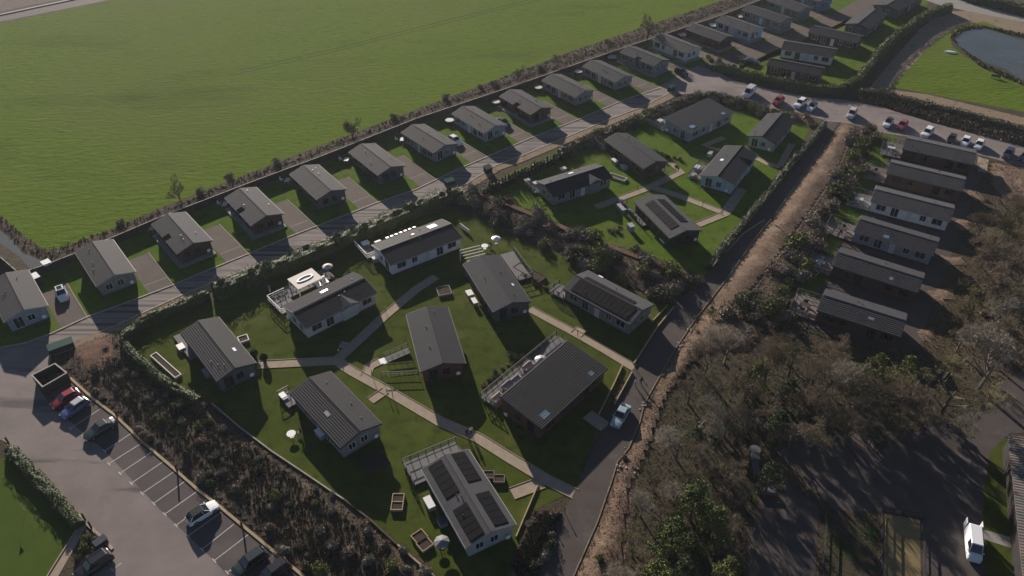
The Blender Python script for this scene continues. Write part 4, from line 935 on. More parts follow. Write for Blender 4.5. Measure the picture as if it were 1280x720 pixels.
for k,(fx,fy) in enumerate(((-1.2,-.5),(.2,.3),(1.5,.9))):
    b=MB(); b.box(-.5,.5,-.4,.4,.1,1.1); b.mi=1; b.add([(-.55,-.45,1.1),(.55,-.45,1.1),(.55,.45,1.25),(-.55,.45,1.25),(-.55,-.45,1.05),(.55,-.45,1.05)],[(0,1,2,3),(4,5,1,0)]); b.box(-.5,-.4,-.4,.4,0,.1); b.box(.4,.5,-.4,.4,0,.1)
    smallthing('waste_bin',['dark wheeled bin at the left end inside the open-topped enclosure','dark wheeled bin in the middle of the open-topped enclosure','dark wheeled bin at the right end inside the open-topped enclosure'][k],'bin',b,[M['black_metal'],M['rattan']],w=(cx+fx,cy+fy),rz=.6,group='wheeled bins in the enclosure')
for k,(u,v,ang,lb,dims) in enumerate([(78,436,LANE,'long low dark-green bin store at the mouth of the field-side lane',(3.6,1.3,1.2)),(562,231,LANE,'green-lidded bin store beside the field-side lane, left of the black one',(2.0,1.0,1.3)),(610,215,LANE,'black bin store beside the field-side lane near the two hedges',(1.5,1.3,1.4)),(839,113,LANE+.2,'green bin store where the lane meets the upper road',(2.2,1.0,1.3)),(128,681,.9,'pale green cabinet beside the black car at the bottom left',(1.4,.7,1.1))]):
    a,b_,h=dims; b=MB(); b.box(-a/2,a/2,-b_/2,b_/2,0,h*.85); b.mi=1; b.add([(-a/2-.08,-b_/2-.08,h*.85),(a/2+.08,-b_/2-.08,h*.85),(a/2+.08,b_/2+.08,h*1.05),(-a/2-.08,b_/2+.08,h*1.05),(-a/2-.08,-b_/2-.08,h*.8),(a/2+.08,-b_/2-.08,h*.8),(a/2+.08,b_/2+.08,h*1.0),(-a/2-.08,b_/2+.08,h*1.0)],[(0,1,2,3),(0,4,5,1),(1,5,6,2),(2,6,7,3),(3,7,4,0),(7,6,5,4)])
    smallthing('bin_store',lb,'bin store',b,[M['fence_dark'],M['rattan'] if k==2 else M['slab'] if k==4 else M['green_plastic']],u,v,rz=ang,group='bin stores')
# boulders / debris by the lane
stm=[]
for k in range(3):
    b=MB(); rnd=random.Random(k+50); bmx=bmesh.new(); bmesh.ops.create_icosphere(bmx,subdivisions=2,radius=.5)
    for v in bmx.verts: v.co=v.co*(1+.35*noise.noise(v.co*2.2+Vector((k*9,0,0)))); v.co.z*=.6
    me=bpy.data.meshes.new('boulder'); bmx.to_mesh(me); bmx.free(); me.materials.append(M['concrete']); stm.append(me)
def boulders(n, line, spread, label, group, smin=.15, smax=.45, z=0):
    for k in range(n):
        i=R.randrange(len(line)-1); t=R.random(); u=line[i][0]*(1-t)+line[i+1][0]*t+R.uniform(-spread,spread); v=line[i][1]*(1-t)+line[i+1][1]*t+R.uniform(-spread,spread)
        x,y=G(u,v); o=link('boulder',stm[k%3],None,(x,y,gh(x,y)+.05),R.uniform(0,6),R.uniform(smin,smax)); tag(o,label,'boulder',group)
boulders(12,[(590,235),(605,232),(600,225)],5,'pale rubble stone on the sandy corner between the two hedges by the field-side lane','rubble by the lane')
boulders(14,[(862,410),(845,440)],4,'pale stone on the verge edge where the central lane bends','stones along the central lane')
boulders(8,[(812,490),(800,515)],4,'pale stone on the verge beside the two walking people','stones beside the walkers')
boulders(10,[(783,555),(775,585),(795,590)],5,'pale stone on the brown verge below the parked blue-grey car','stones below the parked car')

# ------------------------------------------------------------------ posts and lamps
PM=MB(); PM.cyl(0,0,0,1.0,.05,n=8); PM.cyl(0,0,1.0,1.12,.09,n=8); PMM=mk(PM,'path_light',M['black_metal'])
names=['beside the path junction left of the central grey lodge']
for u,v,lb in [(465,469,'where the ramp path meets the main path'),(484,493,'upper of two at the branch to the central grey lodge'),(491,496,'lower of two at the branch to the central grey lodge'),(482,390,'on the path between the cream lodge and the red-brown lodge'),(703,424,'on the path left of the solar lodge branch'),(722,419,'at the branch to the long solar lodge'),(795,463,'where the garden path meets the central lane'),(424,444,'at the path junction above the central grey lodge'),(662,585,'on the lower path before the last branch'),(797,237,'on the path left of the brown plain-roofed lodge'),(848,213,'at the path corner right of the brown plain-roofed lodge'),(903,268,'at the path meeting point near the upper lane hedge'),(586,548,'on the lower path where the couple stands'),(706,642,'on the kerb of the central lane near the bottom'),(690,654,'in the shrubs left of the central lane near the bottom'),(878,258,'halfway along the path below the light blue gabled lodge')]:
    x,y=G(u,v); o=link('path_light',PMM,None,(x,y,0)); tag(o,'black bollard light '+lb,'bollard light','bollard lights along the garden paths')
WP=MB(); WP.box(-.09,.09,-.09,.09,0,1.5); WP.box(-.11,.11,-.11,.11,1.5,1.56); WPM=mk(WP,'timber_post',M['timber_dark'])
for u,v,lb in [(147,522,'nearest the black car'),(222,590,'halfway along the empty bays'),(304,662,'near the two dark cars at the bottom')]:
    x,y=G(u,v); o=link('timber_post',WPM,None,(x,y,0)); tag(o,'brown timber post on the car park kerb, '+lb,'post','timber posts along the car park')
for u,v,lb in [(12,556,'at the top end of the hedge'),(107,651,'at the bottom end of the hedge'),(115,661,'beside the path opening')]:
    x,y=G(u,v); o=link('timber_post',WPM,None,(x,y,0)); tag(o,'dark timber post by the putting green, '+lb,'post','timber posts along the car park')
r=empty('golf_flag',(*G(31,638),0)); tag(r,'golf flag standing in the putting green at the left edge','golf flag')
b=MB(); b.cyl(0,0,0,2.1,.02,n=6); b.build('pole',M['white_plastic'],r); b=MB(); b.add([(0,0,2.1),(.55,.1,1.95),(0,0,1.7),(0,.02,2.1),(.55,.12,1.95),(0,.02,1.7)],[(0,1,2),(5,4,3),(0,3,4,1),(1,4,5,2)]); b.build('flag',M['c_pink'],r)
# boat, bench by the pond, wall, shed
b=MB(); st=[(-1.5,.15,.3),(-.9,.5,.42),(0,.6,.45),(.9,.45,.42),(1.6,.05,.3)]
for x,hw_,h_ in st: b.v+=[(x,-hw_,.0+.02),(x,-hw_*.6,h_),(x,hw_*.6,h_),(x,hw_,.02)]
for i in range(4):
    for j in range(3): b.f.append((4*i+j,4*i+4+j,4*i+5+j,4*i+1+j)); b.m.append(0)
b.f+=[(0,1,2,3),(19,18,17,16)]; b.m+=[0,0]
smallthing('rowing_boat','small white upturned boat on the grass beside the pond','boat',b,M['white_plastic'],1188,66,rz=-.35)
b=MB(); b.box(-1.1,1.1,-.25,.25,.4,.47); b.box(-1.1,1.1,.22,.28,.5,.9); b.box(-1,-.9,-.2,.25,0,.4); b.box(.9,1,-.2,.25,0,.4)
smallthing('bench','dark timber bench on the meadow below the pond','bench',b,M['timber_dark'],1244,98,rz=-.5)
b=MB(); b.box(-.35,.35,-3.4,3.2,0,.7); b.box(.35,2.2,-3.4,-2.7,0,.7); b.cyl(.1,3.4,0,1.0,.8,n=14); b.box(-.6,.6,1.6,2.6,.7,1.1)
smallthing('block_wall','low grey L-shaped block wall in the shade left of the lower yard','wall',b,M['w_darkgrey'],945,592,rz=-.12)
def shed():
    A=[G(1261,543,3),G(1340,541,3),G(1345,760,3),G(1284,760,3)]
    x0,y0=A[0]; x1,y1=A[3]; ang=atan2(y1-y0,x1-x0); ln=hypot(x1-x0,y1-y0)
    r=empty('shed',(x0,y0,0),ang); tag(r,'long shed with a rusty corrugated roof at the lower right edge','shed')
    b=MB(); b.box(.2,ln,.2,7,0,2.9); b.build('wall',M['w_black'],r)
    b=MB(); n=60
    for i in range(n):
        a0=ln*i/n;a1=ln*(i+.5)/n;a2=ln*(i+1)/n
        b.add([(a0,-.1,3.0),(a1,-.1,3.07),(a2,-.1,3.0),(a0,7.3,4.0),(a1,7.3,4.07),(a2,7.3,4.0)],[(0,1,4,3),(1,2,5,4)])
    b.add([(0,-.1,2.9),(ln,-.1,2.9),(ln,-.1,3.0),(0,-.1,3.0)],[(0,1,2,3)]); b.add([(0,-.1,2.9),(0,-.1,3.0),(0,7.3,4.0),(0,7.3,3.9)],[(0,1,2,3)])
    b.build('roof',mat('weathered_sheet_roof',(.19,.15,.13),.8,.3,(.12,.10,.095),.8,layers=[((.10,.11,.10),.3,.5,.6,None,0)]),r)
shed()

# ------------------------------------------------------------------ vehicles
def wheel_meshes(r=.33,w=.22):
    t=MB(); n=18
    for k,(rr,y) in enumerate(((r*.68,-w/2),(r,-w/2+.02),(r,w/2-.02),(r*.68,w/2))): t.v+=[(rr*cos(2*pi*i/n),y,rr*sin(2*pi*i/n)) for i in range(n)]
    for k in range(3):
        for i in range(n): t.f.append((k*n+i,k*n+(i+1)%n,(k+1)*n+(i+1)%n,(k+1)*n+i)); t.m.append(0)
    q=MB(); 
    for y in (-w/2+.03,w/2-.03):
        m0=len(q.v); q.v+=[(0,y,0)]+[(r*.69*cos(2*pi*i/10),y,r*.69*sin(2*pi*i/10)) for i in range(10)]
        for i in range(10): q.f.append((m0,m0+1+i,m0+1+(i+1)%10)); q.m.append(0)
    return mk(t,'wheel',M['tyre']),mk(q,'rim',M['rim'])
WH,RIM=wheel_meshes()
def car(label,fx,fy,rx,ry,paint='white',kind='hatch',roofm=None,z=0.055,px=True,group=None,cat='car',name='parked_car',Lh=None,extra=None):
    F=G(fx,fy,.7); B=G(rx,ry,.7); c=((F[0]+B[0])/2,(F[1]+B[1])/2); ang=atan2(F[1]-B[1],F[0]-B[0])
    r=empty(name,(*c,z),ang); tag(r,label,cat,group)
    P=M['c_'+paint]; RP=M['c_'+roofm] if roofm else P
    if kind=='hatch': L,W,Hh,belt=4.2,1.78,1.50,.92; prof=[(-1,.50,.62),(-.96,.78,.80),(-.80,.90,.86),(-.3,.92,.88),(.35,.92,.88),(.48,.90,.87),(.75,.80,.85),(.93,.68,.78),(1,.48,.60)]; cab=(-.90,-.66,.08,.42)
    elif kind=='suv': L,W,Hh,belt=4.5,1.86,1.68,1.02; prof=[(-1,.58,.66),(-.97,.92,.84),(-.85,1.0,.9),(-.3,1.02,.92),(.35,1.02,.92),(.48,1.0,.91),(.78,.93,.88),(.95,.80,.80),(1,.55,.66)]; cab=(-.93,-.76,.14,.43)
    elif kind=='saloon': L,W,Hh,belt=4.6,1.82,1.45,.90; prof=[(-1,.52,.62),(-.97,.82,.8),(-.78,.90,.86),(-.3,.92,.88),(.3,.92,.88),(.42,.90,.87),(.72,.80,.85),(.94,.66,.78),(1,.48,.6)]; cab=(-.78,-.45,.06,.38)
    else: L,W,Hh,belt=5.0,1.95,2.05,1.15; prof=[(-1,.6,.80),(-.99,1.1,.93),(-.9,1.15,.95),(-.3,1.15,.95),(.35,1.15,.95),(.62,1.12,.93),(.85,1.0,.9),(.96,.85,.82),(1,.55,.68)]; cab=(-.985,-.96,.38,.66)
    hl=L/2; hw=W/2; b=MB(); n=len(prof)
    for x,zt,wf in prof:
        ww=hw*wf/.92 if wf<.92 else hw
        ww=min(ww,hw)
        b.v+=[(x*hl,-ww*.93,.22),(x*hl,-ww,.42),(x*hl,-ww*.99,zt*.82),(x*hl,-ww*.90,zt),(x*hl,-ww*.45,zt+.035),(x*hl,ww*.45,zt+.035),(x*hl,ww*.90,zt),(x*hl,ww*.99,zt*.82),(x*hl,ww,.42),(x*hl,ww*.93,.22)]
    for i in range(n-1):
        for j in range(10): b.f.append((10*i+j,10*i+10+j,10*i+10+(j+1)%10,10*i+(j+1)%10)); b.m.append(0)
    b.f+=[tuple(range(10)),tuple(range(10*n-1,10*n-11,-1))]; b.m+=[0,0]
    # flip so that the normals look out
    b.f=[f[::-1] for f in b.f]
    b.build('body',P,r,smooth=False)
    xb,xrb,xrf,xf=[q*hl for q in cab]; zb=belt-.02; zt=Hh-.03; a=hw*.86; t=hw*.70
    def quad(p,m,nm): q=MB(); q.add(p,[tuple(range(len(p)))]); 
    # cabin as closed glass volume split into panes
    def pane(nm,pts,m):
        c0=Vector((0,0,(zb+zt)/2)); q=MB(); pin=[Vector(p)*.985+Vector((0,0,.012)) for p in pts]; k=len(pts)
        q.add(pts+[tuple(p) for p in pin],[tuple(range(k)),tuple(range(2*k-1,k-1,-1))]+[(i,k+i,k+(i+1)%k,(i+1)%k) for i in range(k)]); q.build(nm,m,r)
    G_=M['glass']
    pane('windscreen',[(xf,-a*.92,zb),(xf,a*.92,zb),(xrf,t*.95,zt),(xrf,-t*.95,zt)],G_)
    pane('rear_window',[(xb,a*.92,zb),(xb,-a*.92,zb),(xrb,-t*.95,zt),(xrb,t*.95,zt)],G_ if kind!='van' else P)
    for s in (-1,1):
        if kind=='van':
            pane('side_panel',[(xb,s*a*1.08,zb),(xf*.1,s*a*1.08,zb),(xf*.1,s*t*1.2,zt),(xrb,s*t*1.2,zt)],P)
            pane('side_window',[(xf*.1,s*a*1.08,zb),(xf,s*a,zb),(xrf,s*t,zt),(xf*.1,s*t*1.2,zt)],G_)
        else: pane('side_window',[(xb,s*a,zb),(xf,s*a,zb),(xrf,s*t,zt),(xrb,s*t,zt)],G_)
    tt=t*(1.2 if kind=='van' else 1.03)
    q=MB(); q.add([(xrb-.05,-tt,zt-.02),(xrf+.04,-tt*.93,zt-.02),(xrf+.04,tt*.93,zt-.02),(xrb-.05,tt,zt-.02),(xrb+.08,-tt*.88,zt+.05),(xrf-.10,-tt*.84,zt+.05),(xrf-.10,tt*.84,zt+.05),(xrb+.08,tt*.88,zt+.05)],[(4,5,6,7),(0,1,5,4),(1,2,6,5),(2,3,7,6),(3,0,4,7),(3,2,1,0)])
    q.build('roof',RP,r)
    q=MB()
    for s in (-1,1):
        for p0,p1,r0,r1 in (((xf,s*a*.94,zb),(xrf,s*t*.98,zt),.045,.04),((xb,s*a*.94,zb),(xrb,s*t*.98,zt),.055,.045),((0,s*a*1.0,zb),(0-.05*hl,s*t*1.01,zt),.035,.035)):
            q=MB(); q.tube(p0,p1,r0,r1); q.build('pillar',P,r)
    for sx in (-.60,.62):
        for s in (-1,1):
            w_=link('wheel',WH,r,(sx*hl,s*(hw-.10),.33)); link('rim',RIM,w_,(0,0,0))
    for s in (-1,1):
        q=MB(); q.box(hl*.955,hl*.99,s*hw*.62-.17,s*hw*.62+.17,prof[-2][1]-.16,prof[-2][1]-.04); q.build('headlight',M['headlamp'],r)
        q=MB(); q.box(-hl*.998,-hl*.97,s*hw*.66-.14,s*hw*.66+.14,prof[1][1]-.2,prof[1][1]-.04); q.build('tail_light',M['taillamp'],r)
        q=MB(); q.box(xf*.86,xf*.86+.12,s*(hw+.02)-.09,s*(hw+.02)+.09,zb+.0,zb+.13); q.build('wing_mirror',P,r)
    if extra=='rails':
        for s in (-1,1): q=MB(); q.tube((xrb+.1,s*t*.9,zt+.1),(xrf-.15,s*t*.9,zt+.1),.03,.03); q.build('roof_rail',M['chrome'],r)
    if extra=='rack':
        for i in range(4): q=MB(); x=xrb+.4+i*(xrf-xrb-.7)/3; q.box(x-.04,x+.04,-tt,tt,zt+.08,zt+.13); q.build('roof_bar',M['black_metal'],r)
    if extra=='sunroof':
        q=MB(); q.box(xrb+.25,xrf-.25,-t*.65,t*.65,zt+.05,zt+.062); q.build('sunroof',G_,r)
    if extra=='doors':
        for s in (-1,1): q=MB(); q.box(-hl-.95,-hl-.02,s*hw-.03,s*hw+.03,.45,zt-.1); q.build('rear_door',P,r)
    return r
GP='cars parked in the lower left car park'; GU='cars parked along the upper road'; GDv='cars on the drives of the lodges'
car('red hatchback at the top of the car park beside the open-topped enclosure',67,506,96,490,'red','hatch',group=GP)
car('blue hatchback with a silver roof between the red car and the black car',78,520,108,499,'blue','hatch','silver',group=GP)
car('black estate car right of the blue one in the car park',106,547,143,525,'darkgreen','saloon',group=GP)
car('white car with a black roof parked alone in the middle of the bays',271,629,234,652,'white','hatch','black',group=GP)
car('dark car at the bottom edge of the car park, left one of the pair',291,718,333,688,'darkgreen','suv',group=GP)
car('dark car at the bottom edge of the car park, right one of the pair',320,732,360,702,'black','suv',group=GP)
car('black car with silver roof rails at the bottom left by the pale green cabinet',95,722,138,691,'black','suv',extra='rails',group=GP)
car('white car with a dark sunroof on the drive of the lodge at the left edge',81,377,72.5,356,'white','hatch',extra='sunroof',group=GDv,z=.03)
car('blue-grey car on the central lane beside the red-brown mono-pitch lodge',769,531,783,507,'icegrey','saloon',group='cars on the central lane',z=.04)
car('white car beside the mid grey lodge of the field-side row',577,180,561,170,'white','hatch',group=GDv,z=.03)
car('dark car with a bright roof beside the pale blue-grey lodge of the field-side row',636,157,622,148,'navy','saloon',group=GDv,z=.03)
car('dark red-brown car beside the grey-green lodge near the road bend',858,93,846,87,'black','hatch',group=GDv,z=.035)
car('dark blue car on the far paved lane near the brown timber lodge',945,77,932,75,'navy','saloon',group=GDv,z=.035)
car('white van with black roof bars on the upper road, leftmost vehicle there',930,122,943,109,'white','van',extra='rack',cat='van',name='van',group=GU,z=.035)
car('red car between the white van and the pair of white cars on the upper road',968,129,978,122,'red','hatch',group=GU,z=.035)
car('white car with a dark windscreen, left one of the pair above the sage green lodge',994,134,1007,124,'white','suv',group=GU,z=.035)
car('white car with a black roof, right one of the pair above the sage green lodge',1010,138,1020,128,'white','hatch','black',group=GU,z=.035)
car('silver car at the top of the brown dirt bank by the upper road',1062,147,1068,137,'silver','suv',group=GU,z=.035)
car('white car directly left of the dark pink car on the upper road',1107,158,1114,148,'white','hatch','black',group=GU,z=.035)
car('dark pink car between white cars on the upper road',1124,160,1132,152,'pink','hatch',group=GU,z=.035)
car('white car with a pale roof just above the top lodge of the right-hand terrace',1155,170,1164,161,'white','suv',group=GU,z=.035)
car('black car parked beyond the top lodge of the right-hand terrace',1187,178,1192,169,'black','hatch',group=GU,z=.035)
car('white car left of the last white car on the upper road',1204,182,1210,171,'white','hatch',group=GU,z=.035)
car('last white car to the right on the upper road',1221,186,1227,175,'white','hatch',group=GU,z=.035)
car('dark grey car alone at the right end of the upper road',1257,197,1264,187,'navy','suv',group=GU,z=.035)
car('dark blue car half in shade at the extreme right of the upper road',1276,200,1286,192,'navy','hatch',group=GU,z=.035)
car('white van with both rear doors open in the yard at the lower right',1219,703,1215,660,'white','van',extra='doors',cat='van',name='van',group='vehicles in the lower yard',z=.03).scale=(.9,.9,.95)

# ------------------------------------------------------------------ people
def person_mesh(step=.12,arm=.1,top='dark',leg='jeans',seed=0):
    V=[(0,0,.95),(0,0,1.15),(0,0,1.38),(0,0,1.50),(0,.01,1.62),(0,.02,1.70)]; rad=[.15,.13,.17,.06,.095,.085]; E=[(0,1),(1,2),(2,3),(3,4),(4,5)]
    for s in (-1,1):
        n=len(V); k=step*s
        V+=[(s*.09,0,.88),(s*.10,k*.6+.03,.48),(s*.10,k,.08),(s*.10,k+.14,.04)]; rad+=[.10,.065,.045,.04]; E+=[(0,n),(n,n+1),(n+1,n+2),(n+2,n+3)]
        n=len(V); V+=[(s*.20,0,1.40),(s*.25,-k*.4,1.12),(s*.24,-k*.9+.08,.88),(s*.24,-k*.9+.12,.79)]; rad+=[.06,.045,.033,.03]; E+=[(2,n),(n,n+1),(n+1,n+2),(n+2,n+3)]
        h=len(V)-1
        for i in range(5):
            a=(i-2)*.016
            if i==4: V.append((s*.215,V[h][1]+.03,.77)); rad.append(.011)
            else: V.append((s*.245,V[h][1]+a+.005,.70+.01*abs(i-1))); rad.append(.010)
            E.append((h,len(V)-1))
    me=bpy.data.meshes.new('person'); me.from_pydata(V,E,[]); o=bpy.data.objects.new('tmp',me); C.objects.link(o)
    md=o.modifiers.new('s','SKIN'); md.use_smooth_shade=True
    for i,v in enumerate(me.skin_vertices[0].data): v.radius=(rad[i],rad[i]*.85); v.use_root=(i==0)
    sb=o.modifiers.new('d','SUBSURF'); sb.levels=1; sb.render_levels=1
    dg=bpy.context.evaluated_depsgraph_get(); m2=bpy.data.meshes.new_from_object(o.evaluated_get(dg)); bpy.data.objects.remove(o)
    for k in ('p_skin','p_'+top,'p_'+leg,'p_dark'): m2.materials.append(M[k])
    for p in m2.polygons:
        c=p.center; z=c.z
        p.material_index = 0 if z>1.49 else (0 if (abs(c.x)>.17 and z<.86) else (1 if z>.92 or abs(c.x)>.18 else (3 if z<.1 else 2)))
    return m2
HAIR=MB()
N=10
for k in range(5):
    a=k/4*pi*.55; HAIR.v+=[(.105*sin(a+.05)*cos(2*pi*i/N),-.01+.115*sin(a+.05)*sin(2*pi*i/N),1.66+.115*cos(a)) for i in range(N)]
for k in range(4):
    for i in range(N): HAIR.f.append((k*N+i,k*N+(i+1)%N,(k+1)*N+(i+1)%N,(k+1)*N+i)); HAIR.m.append(0)
HM=mk(HAIR,'hair',M['p_hair'])
for u,v,top,leg,rz,lb in [(794,483,'white','grey',-2.5,'person in a pale top walking on the central lane, left of the pair'),(801,481,'dark','dark',-2.5,'person in dark clothes walking on the central lane, right of the pair'),
        (338,366,'blue','white',1.0,'person in blue and white standing on the lawn by the hedge behind the cream lodge'),(584,546,'dark','dark',.6,'person in dark clothes on the lower garden path, left of the couple'),(589,543,'white','dark',.6,'person in a white top on the lower garden path, right of the couple'),(964,279,'dark','dark',2.4,'person in dark clothes walking along the edge of the brown dirt bank')]:
    x,y=G(u,v); o=link('person',person_mesh(.18 if 'walk' in lb else .05,top=top,leg=leg),None,(x,y,.04),rz,1.0); tag(o,lb,'person'); link('hair',HM,o,(0,0,0))

# ------------------------------------------------------------------ vegetation
def leafquads(b,rnd,pts,s0,s1,flat=0):
    for p in pts:
        n=Vector((rnd.gauss(0,1),rnd.gauss(0,1),rnd.gauss(0,1)+flat)).normalized(); u=n.orthogonal().normalized(); a=rnd.uniform(0,6.28); w=n.cross(u); u2=u*cos(a)+w*sin(a); w2=n.cross(u2); s=rnd.uniform(s0,s1); t=s*rnd.uniform(.45,.9)
        p=Vector(p); b.add([p-u2*s,p+w2*t,p+u2*s,p-w2*t],[(0,1,2,3)])
def shrub_mesh(seed,leafm,n=420,s0=.06,s1=.13,flat=.8,twigs=26,core=.0):
    n=int(n*1.9); s0*=.75; s1*=.75
    rnd=random.Random(seed); b=MB(); b.mi=1
    for i in range(twigs):
        a=rnd.uniform(0,2*pi); r=rnd.uniform(.1,.8); b.tube((0,0,0),(r*cos(a),r*sin(a),rnd.uniform(.4,.95)*flat*1.3),.02,.006,3)
    b.mi=0; pts=[]
    lob=[(rnd.uniform(-.45,.45),rnd.uniform(-.45,.45),rnd.uniform(.3,.75)*flat,rnd.uniform(.32,.6)) for _ in range(6)]
    while len(pts)<n:
        cx,cy,cz,cr=rnd.choice(lob); d=Vector((rnd.gauss(0,1),rnd.gauss(0,1),rnd.gauss(0,1))).normalized()*cr*rnd.uniform(.6,1.05)
        p=(cx+d.x,cy+d.y,cz+d.z*flat)
        if p[2]>0: pts.append(p)
    leafquads(b,rnd,pts,s0,s1)
    # dense inner body so that the bush reads as a rounded mass
    bmx=bmesh.new(); bmesh.ops.create_icosphere(bmx,subdivisions=3,radius=1)
    for v in bmx.verts:
        k=.40*(1+.5*noise.noise(v.co*1.6+Vector((seed,0,0)))+.45*noise.noise(v.co*6+Vector((0,seed,0)))); v.co=Vector((v.co.x*k*1.15,v.co.y*k*1.15,max(-.05,v.co.z*k*flat+.33*flat)))
    b.add([tuple(v.co) for v in bmx.verts],[tuple(v.index for v in f.verts) for f in bmx.faces]); bmx.free()
    return mk(b,'shrub',[M[leafm],M['bark_brown']])
SH={}
for k,(lm,n,s0,s1,fl,tw) in dict(brown=('leaf_brown',260,.05,.12,.75,60),grey=('leaf_grey',320,.04,.10,.85,70),dark=('leaf_dark',480,.06,.13,.9,20),green=('leaf_green',480,.06,.13,.9,20),yellow=('leaf_yellow',420,.05,.12,.7,10),rust=('leaf_rust',330,.05,.12,.7,40),hedge=('leaf_hedge',480,.06,.13,1.1,20),straw=('straw',300,.05,.14,.6,50)).items():
    SH[k]=[shrub_mesh(sum(map(ord,k))+i,lm,n,s0,s1,fl,tw) for i in range(3)]
def shrub(x,y,kind,size,label,group,name='shrub',cat='shrub',tall=1.0):
    o=link(name,R.choice(SH[kind]),None,(x,y,gh(x,y)-.05),R.uniform(0,6.28),(size*R.uniform(.85,1.15),size*R.uniform(.85,1.15),size*R.uniform(.8,1.15)*tall)); return tag(o,label,cat,group)
def scatter_poly(pts,n,seed=1,px=True,mind=0):
    rnd=random.Random(seed); poly=[G(*p) for p in pts] if px else pts
    x0=min(p[0] for p in poly);x1=max(p[0] for p in poly);y0=min(p[1] for p in poly);y1=max(p[1] for p in poly); out=[]; tries=0
    while len(out)<n and tries<n*80:
        tries+=1; p=(rnd.uniform(x0,x1),rnd.uniform(y0,y1))
        if inside(p,poly) and (not mind or all(hypot(p[0]-q[0],p[1]-q[1])>mind for q in out)): out.append(p)
    return out
def shrubs(pts,n,kinds,smin,smax,where,group,seed,mind=1.0,tall=1.0):
    bed=group.startswith('plants')
    words=dict(brown='withered brown',grey='grey-brown twiggy',dark='dark green',green='green',yellow='yellow-green',rust='rust-red',hedge='olive green',straw='straw-coloured')
    for x,y in scatter_poly(pts,n,seed,mind=mind):
        k=R.choice(kinds); shrub(x,y,k,R.uniform(smin,smax),'%s %s %s'%(words[k],'plant' if bed else 'shrub',where),group+', '+words[k],'bedding_plant' if bed else 'shrub','plant' if bed else 'shrub',tall=tall)
shrubs([(110,490),(130,440),(150,425),(200,480),(240,500),(265,508),(340,568),(410,615),(480,668),(550,726),(560,750),(430,755),(380,715),(320,665),(246,605),(177,545)],74,['brown','grey','grey','grey','hedge','brown','dark'],.6,1.3,'on the bank above the parking bays','shrubs on the car park bank',3,1.1)
shrubs(BANK_C,52,['grey','grey','hedge','dark','brown'],1.3,2.5,'on the bank between the two garden blocks','shrubs on the bank between the blocks',4,1.3)
shrubs([(1068,158),(1098,168),(1078,215),(1045,268),(1020,325),(990,372),(975,402),(960,410),(905,395),(945,360),(985,315),(1015,270),(1045,220),(1058,185)],60,['brown','grey','dark','grey','brown','hedge'],1.3,2.4,'on the dark bank left of the right-hand terrace','shrubs on the terrace bank',5,1.2)
shrubs(BANK_V,16,['straw','brown','rust','grey','hedge'],.35,.85,'on the brown verge right of the central lane','shrubs on the verge of the central lane',6,1.2)
shrubs([(668,640),(702,645),(690,680),(665,740),(632,745),(645,700)],13,['brown','grey','dark'],.6,1.2,'left of the lower end of the central lane','shrubs at the lower end of the lane',7,.9)
shrubs([(1236,200),(1300,216),(1400,300),(1300,420),(1210,440),(1180,420),(1200,340)],16,['straw','brown','hedge','grey'],.6,1.3,'on the rough ground right of the terrace','shrubs right of the terrace',8,1.5)
shrubs([(780,461),(792,462),(770,505),(752,522),(750,515)],9,['rust','dark','brown'],.35,.6,'in the timber-edged bed by the walkers','plants in the bed by the walkers',9,.6)
shrubs([(822,404),(837,384),(842,388),(822,412)],6,['rust','green'],.3,.5,'in the timber-edged bed by the solar lodge','plants in the bed by the solar lodge',10,.5)
shrubs([(648,345),(655,345),(690,358),(680,366)],9,['hedge','dark','rust'],.4,.7,'in the long bed beside the plain-roofed dark grey lodge','plants in the long bed',11,.5)
shrubs([(806,188),(822,188),(860,203),(858,212),(830,205)],14,['rust','dark','hedge','green'],.5,.9,'on the planted strip right of the brown plain-roofed lodge','plants right of the brown lodge',12,.7)
shrubs([(600,492),(612,480),(655,447),(690,425),(686,420),(645,440),(600,480)],12,['straw','green','dark','grey'],.5,.95,'along the deck of the mono-pitch lodge','plants along the long deck',13,.8)
shrubs([(475,300),(530,276),(520,272),(470,292)],7,['yellow','green'],.5,.8,'between the hedge and the white lodge','plants behind the white lodge',14,.8)
shrubs([(755,282),(775,280),(778,290),(760,292)],5,['hedge','straw'],.5,.8,'left of the black-brown solar lodge','plants by the solar terrace',15,.8)
shrubs([(880,70),(930,70),(945,85),(900,90),(875,88)],11,['hedge','brown','green','straw'],.8,1.4,'on the planted island by the turning area','shrubs on the road island',16,1.0)
shrubs([(112,665),(130,680),(120,700),(95,720),(88,715)],9,['hedge','brown','dark'],.5,.9,'behind the black car at the bottom left','shrubs at the bottom left',17,.8)
for k,(u,v) in enumerate([(434,158),(287,222),(492,149),(557,124),(617,106),(347,205),(600,110),(675,86),(150,280),(250,243)]): x,y=G(u,v); shrub(x,y,'grey' if k%2 else 'brown',1.3,'%s hedgerow shrub between field and fence'%('grey-brown' if k%2 else 'brown'),'hedgerow shrubs between the field and the fence, %s'%('grey' if k%2 else 'brown'),tall=1.1)
for x,y in []: pass
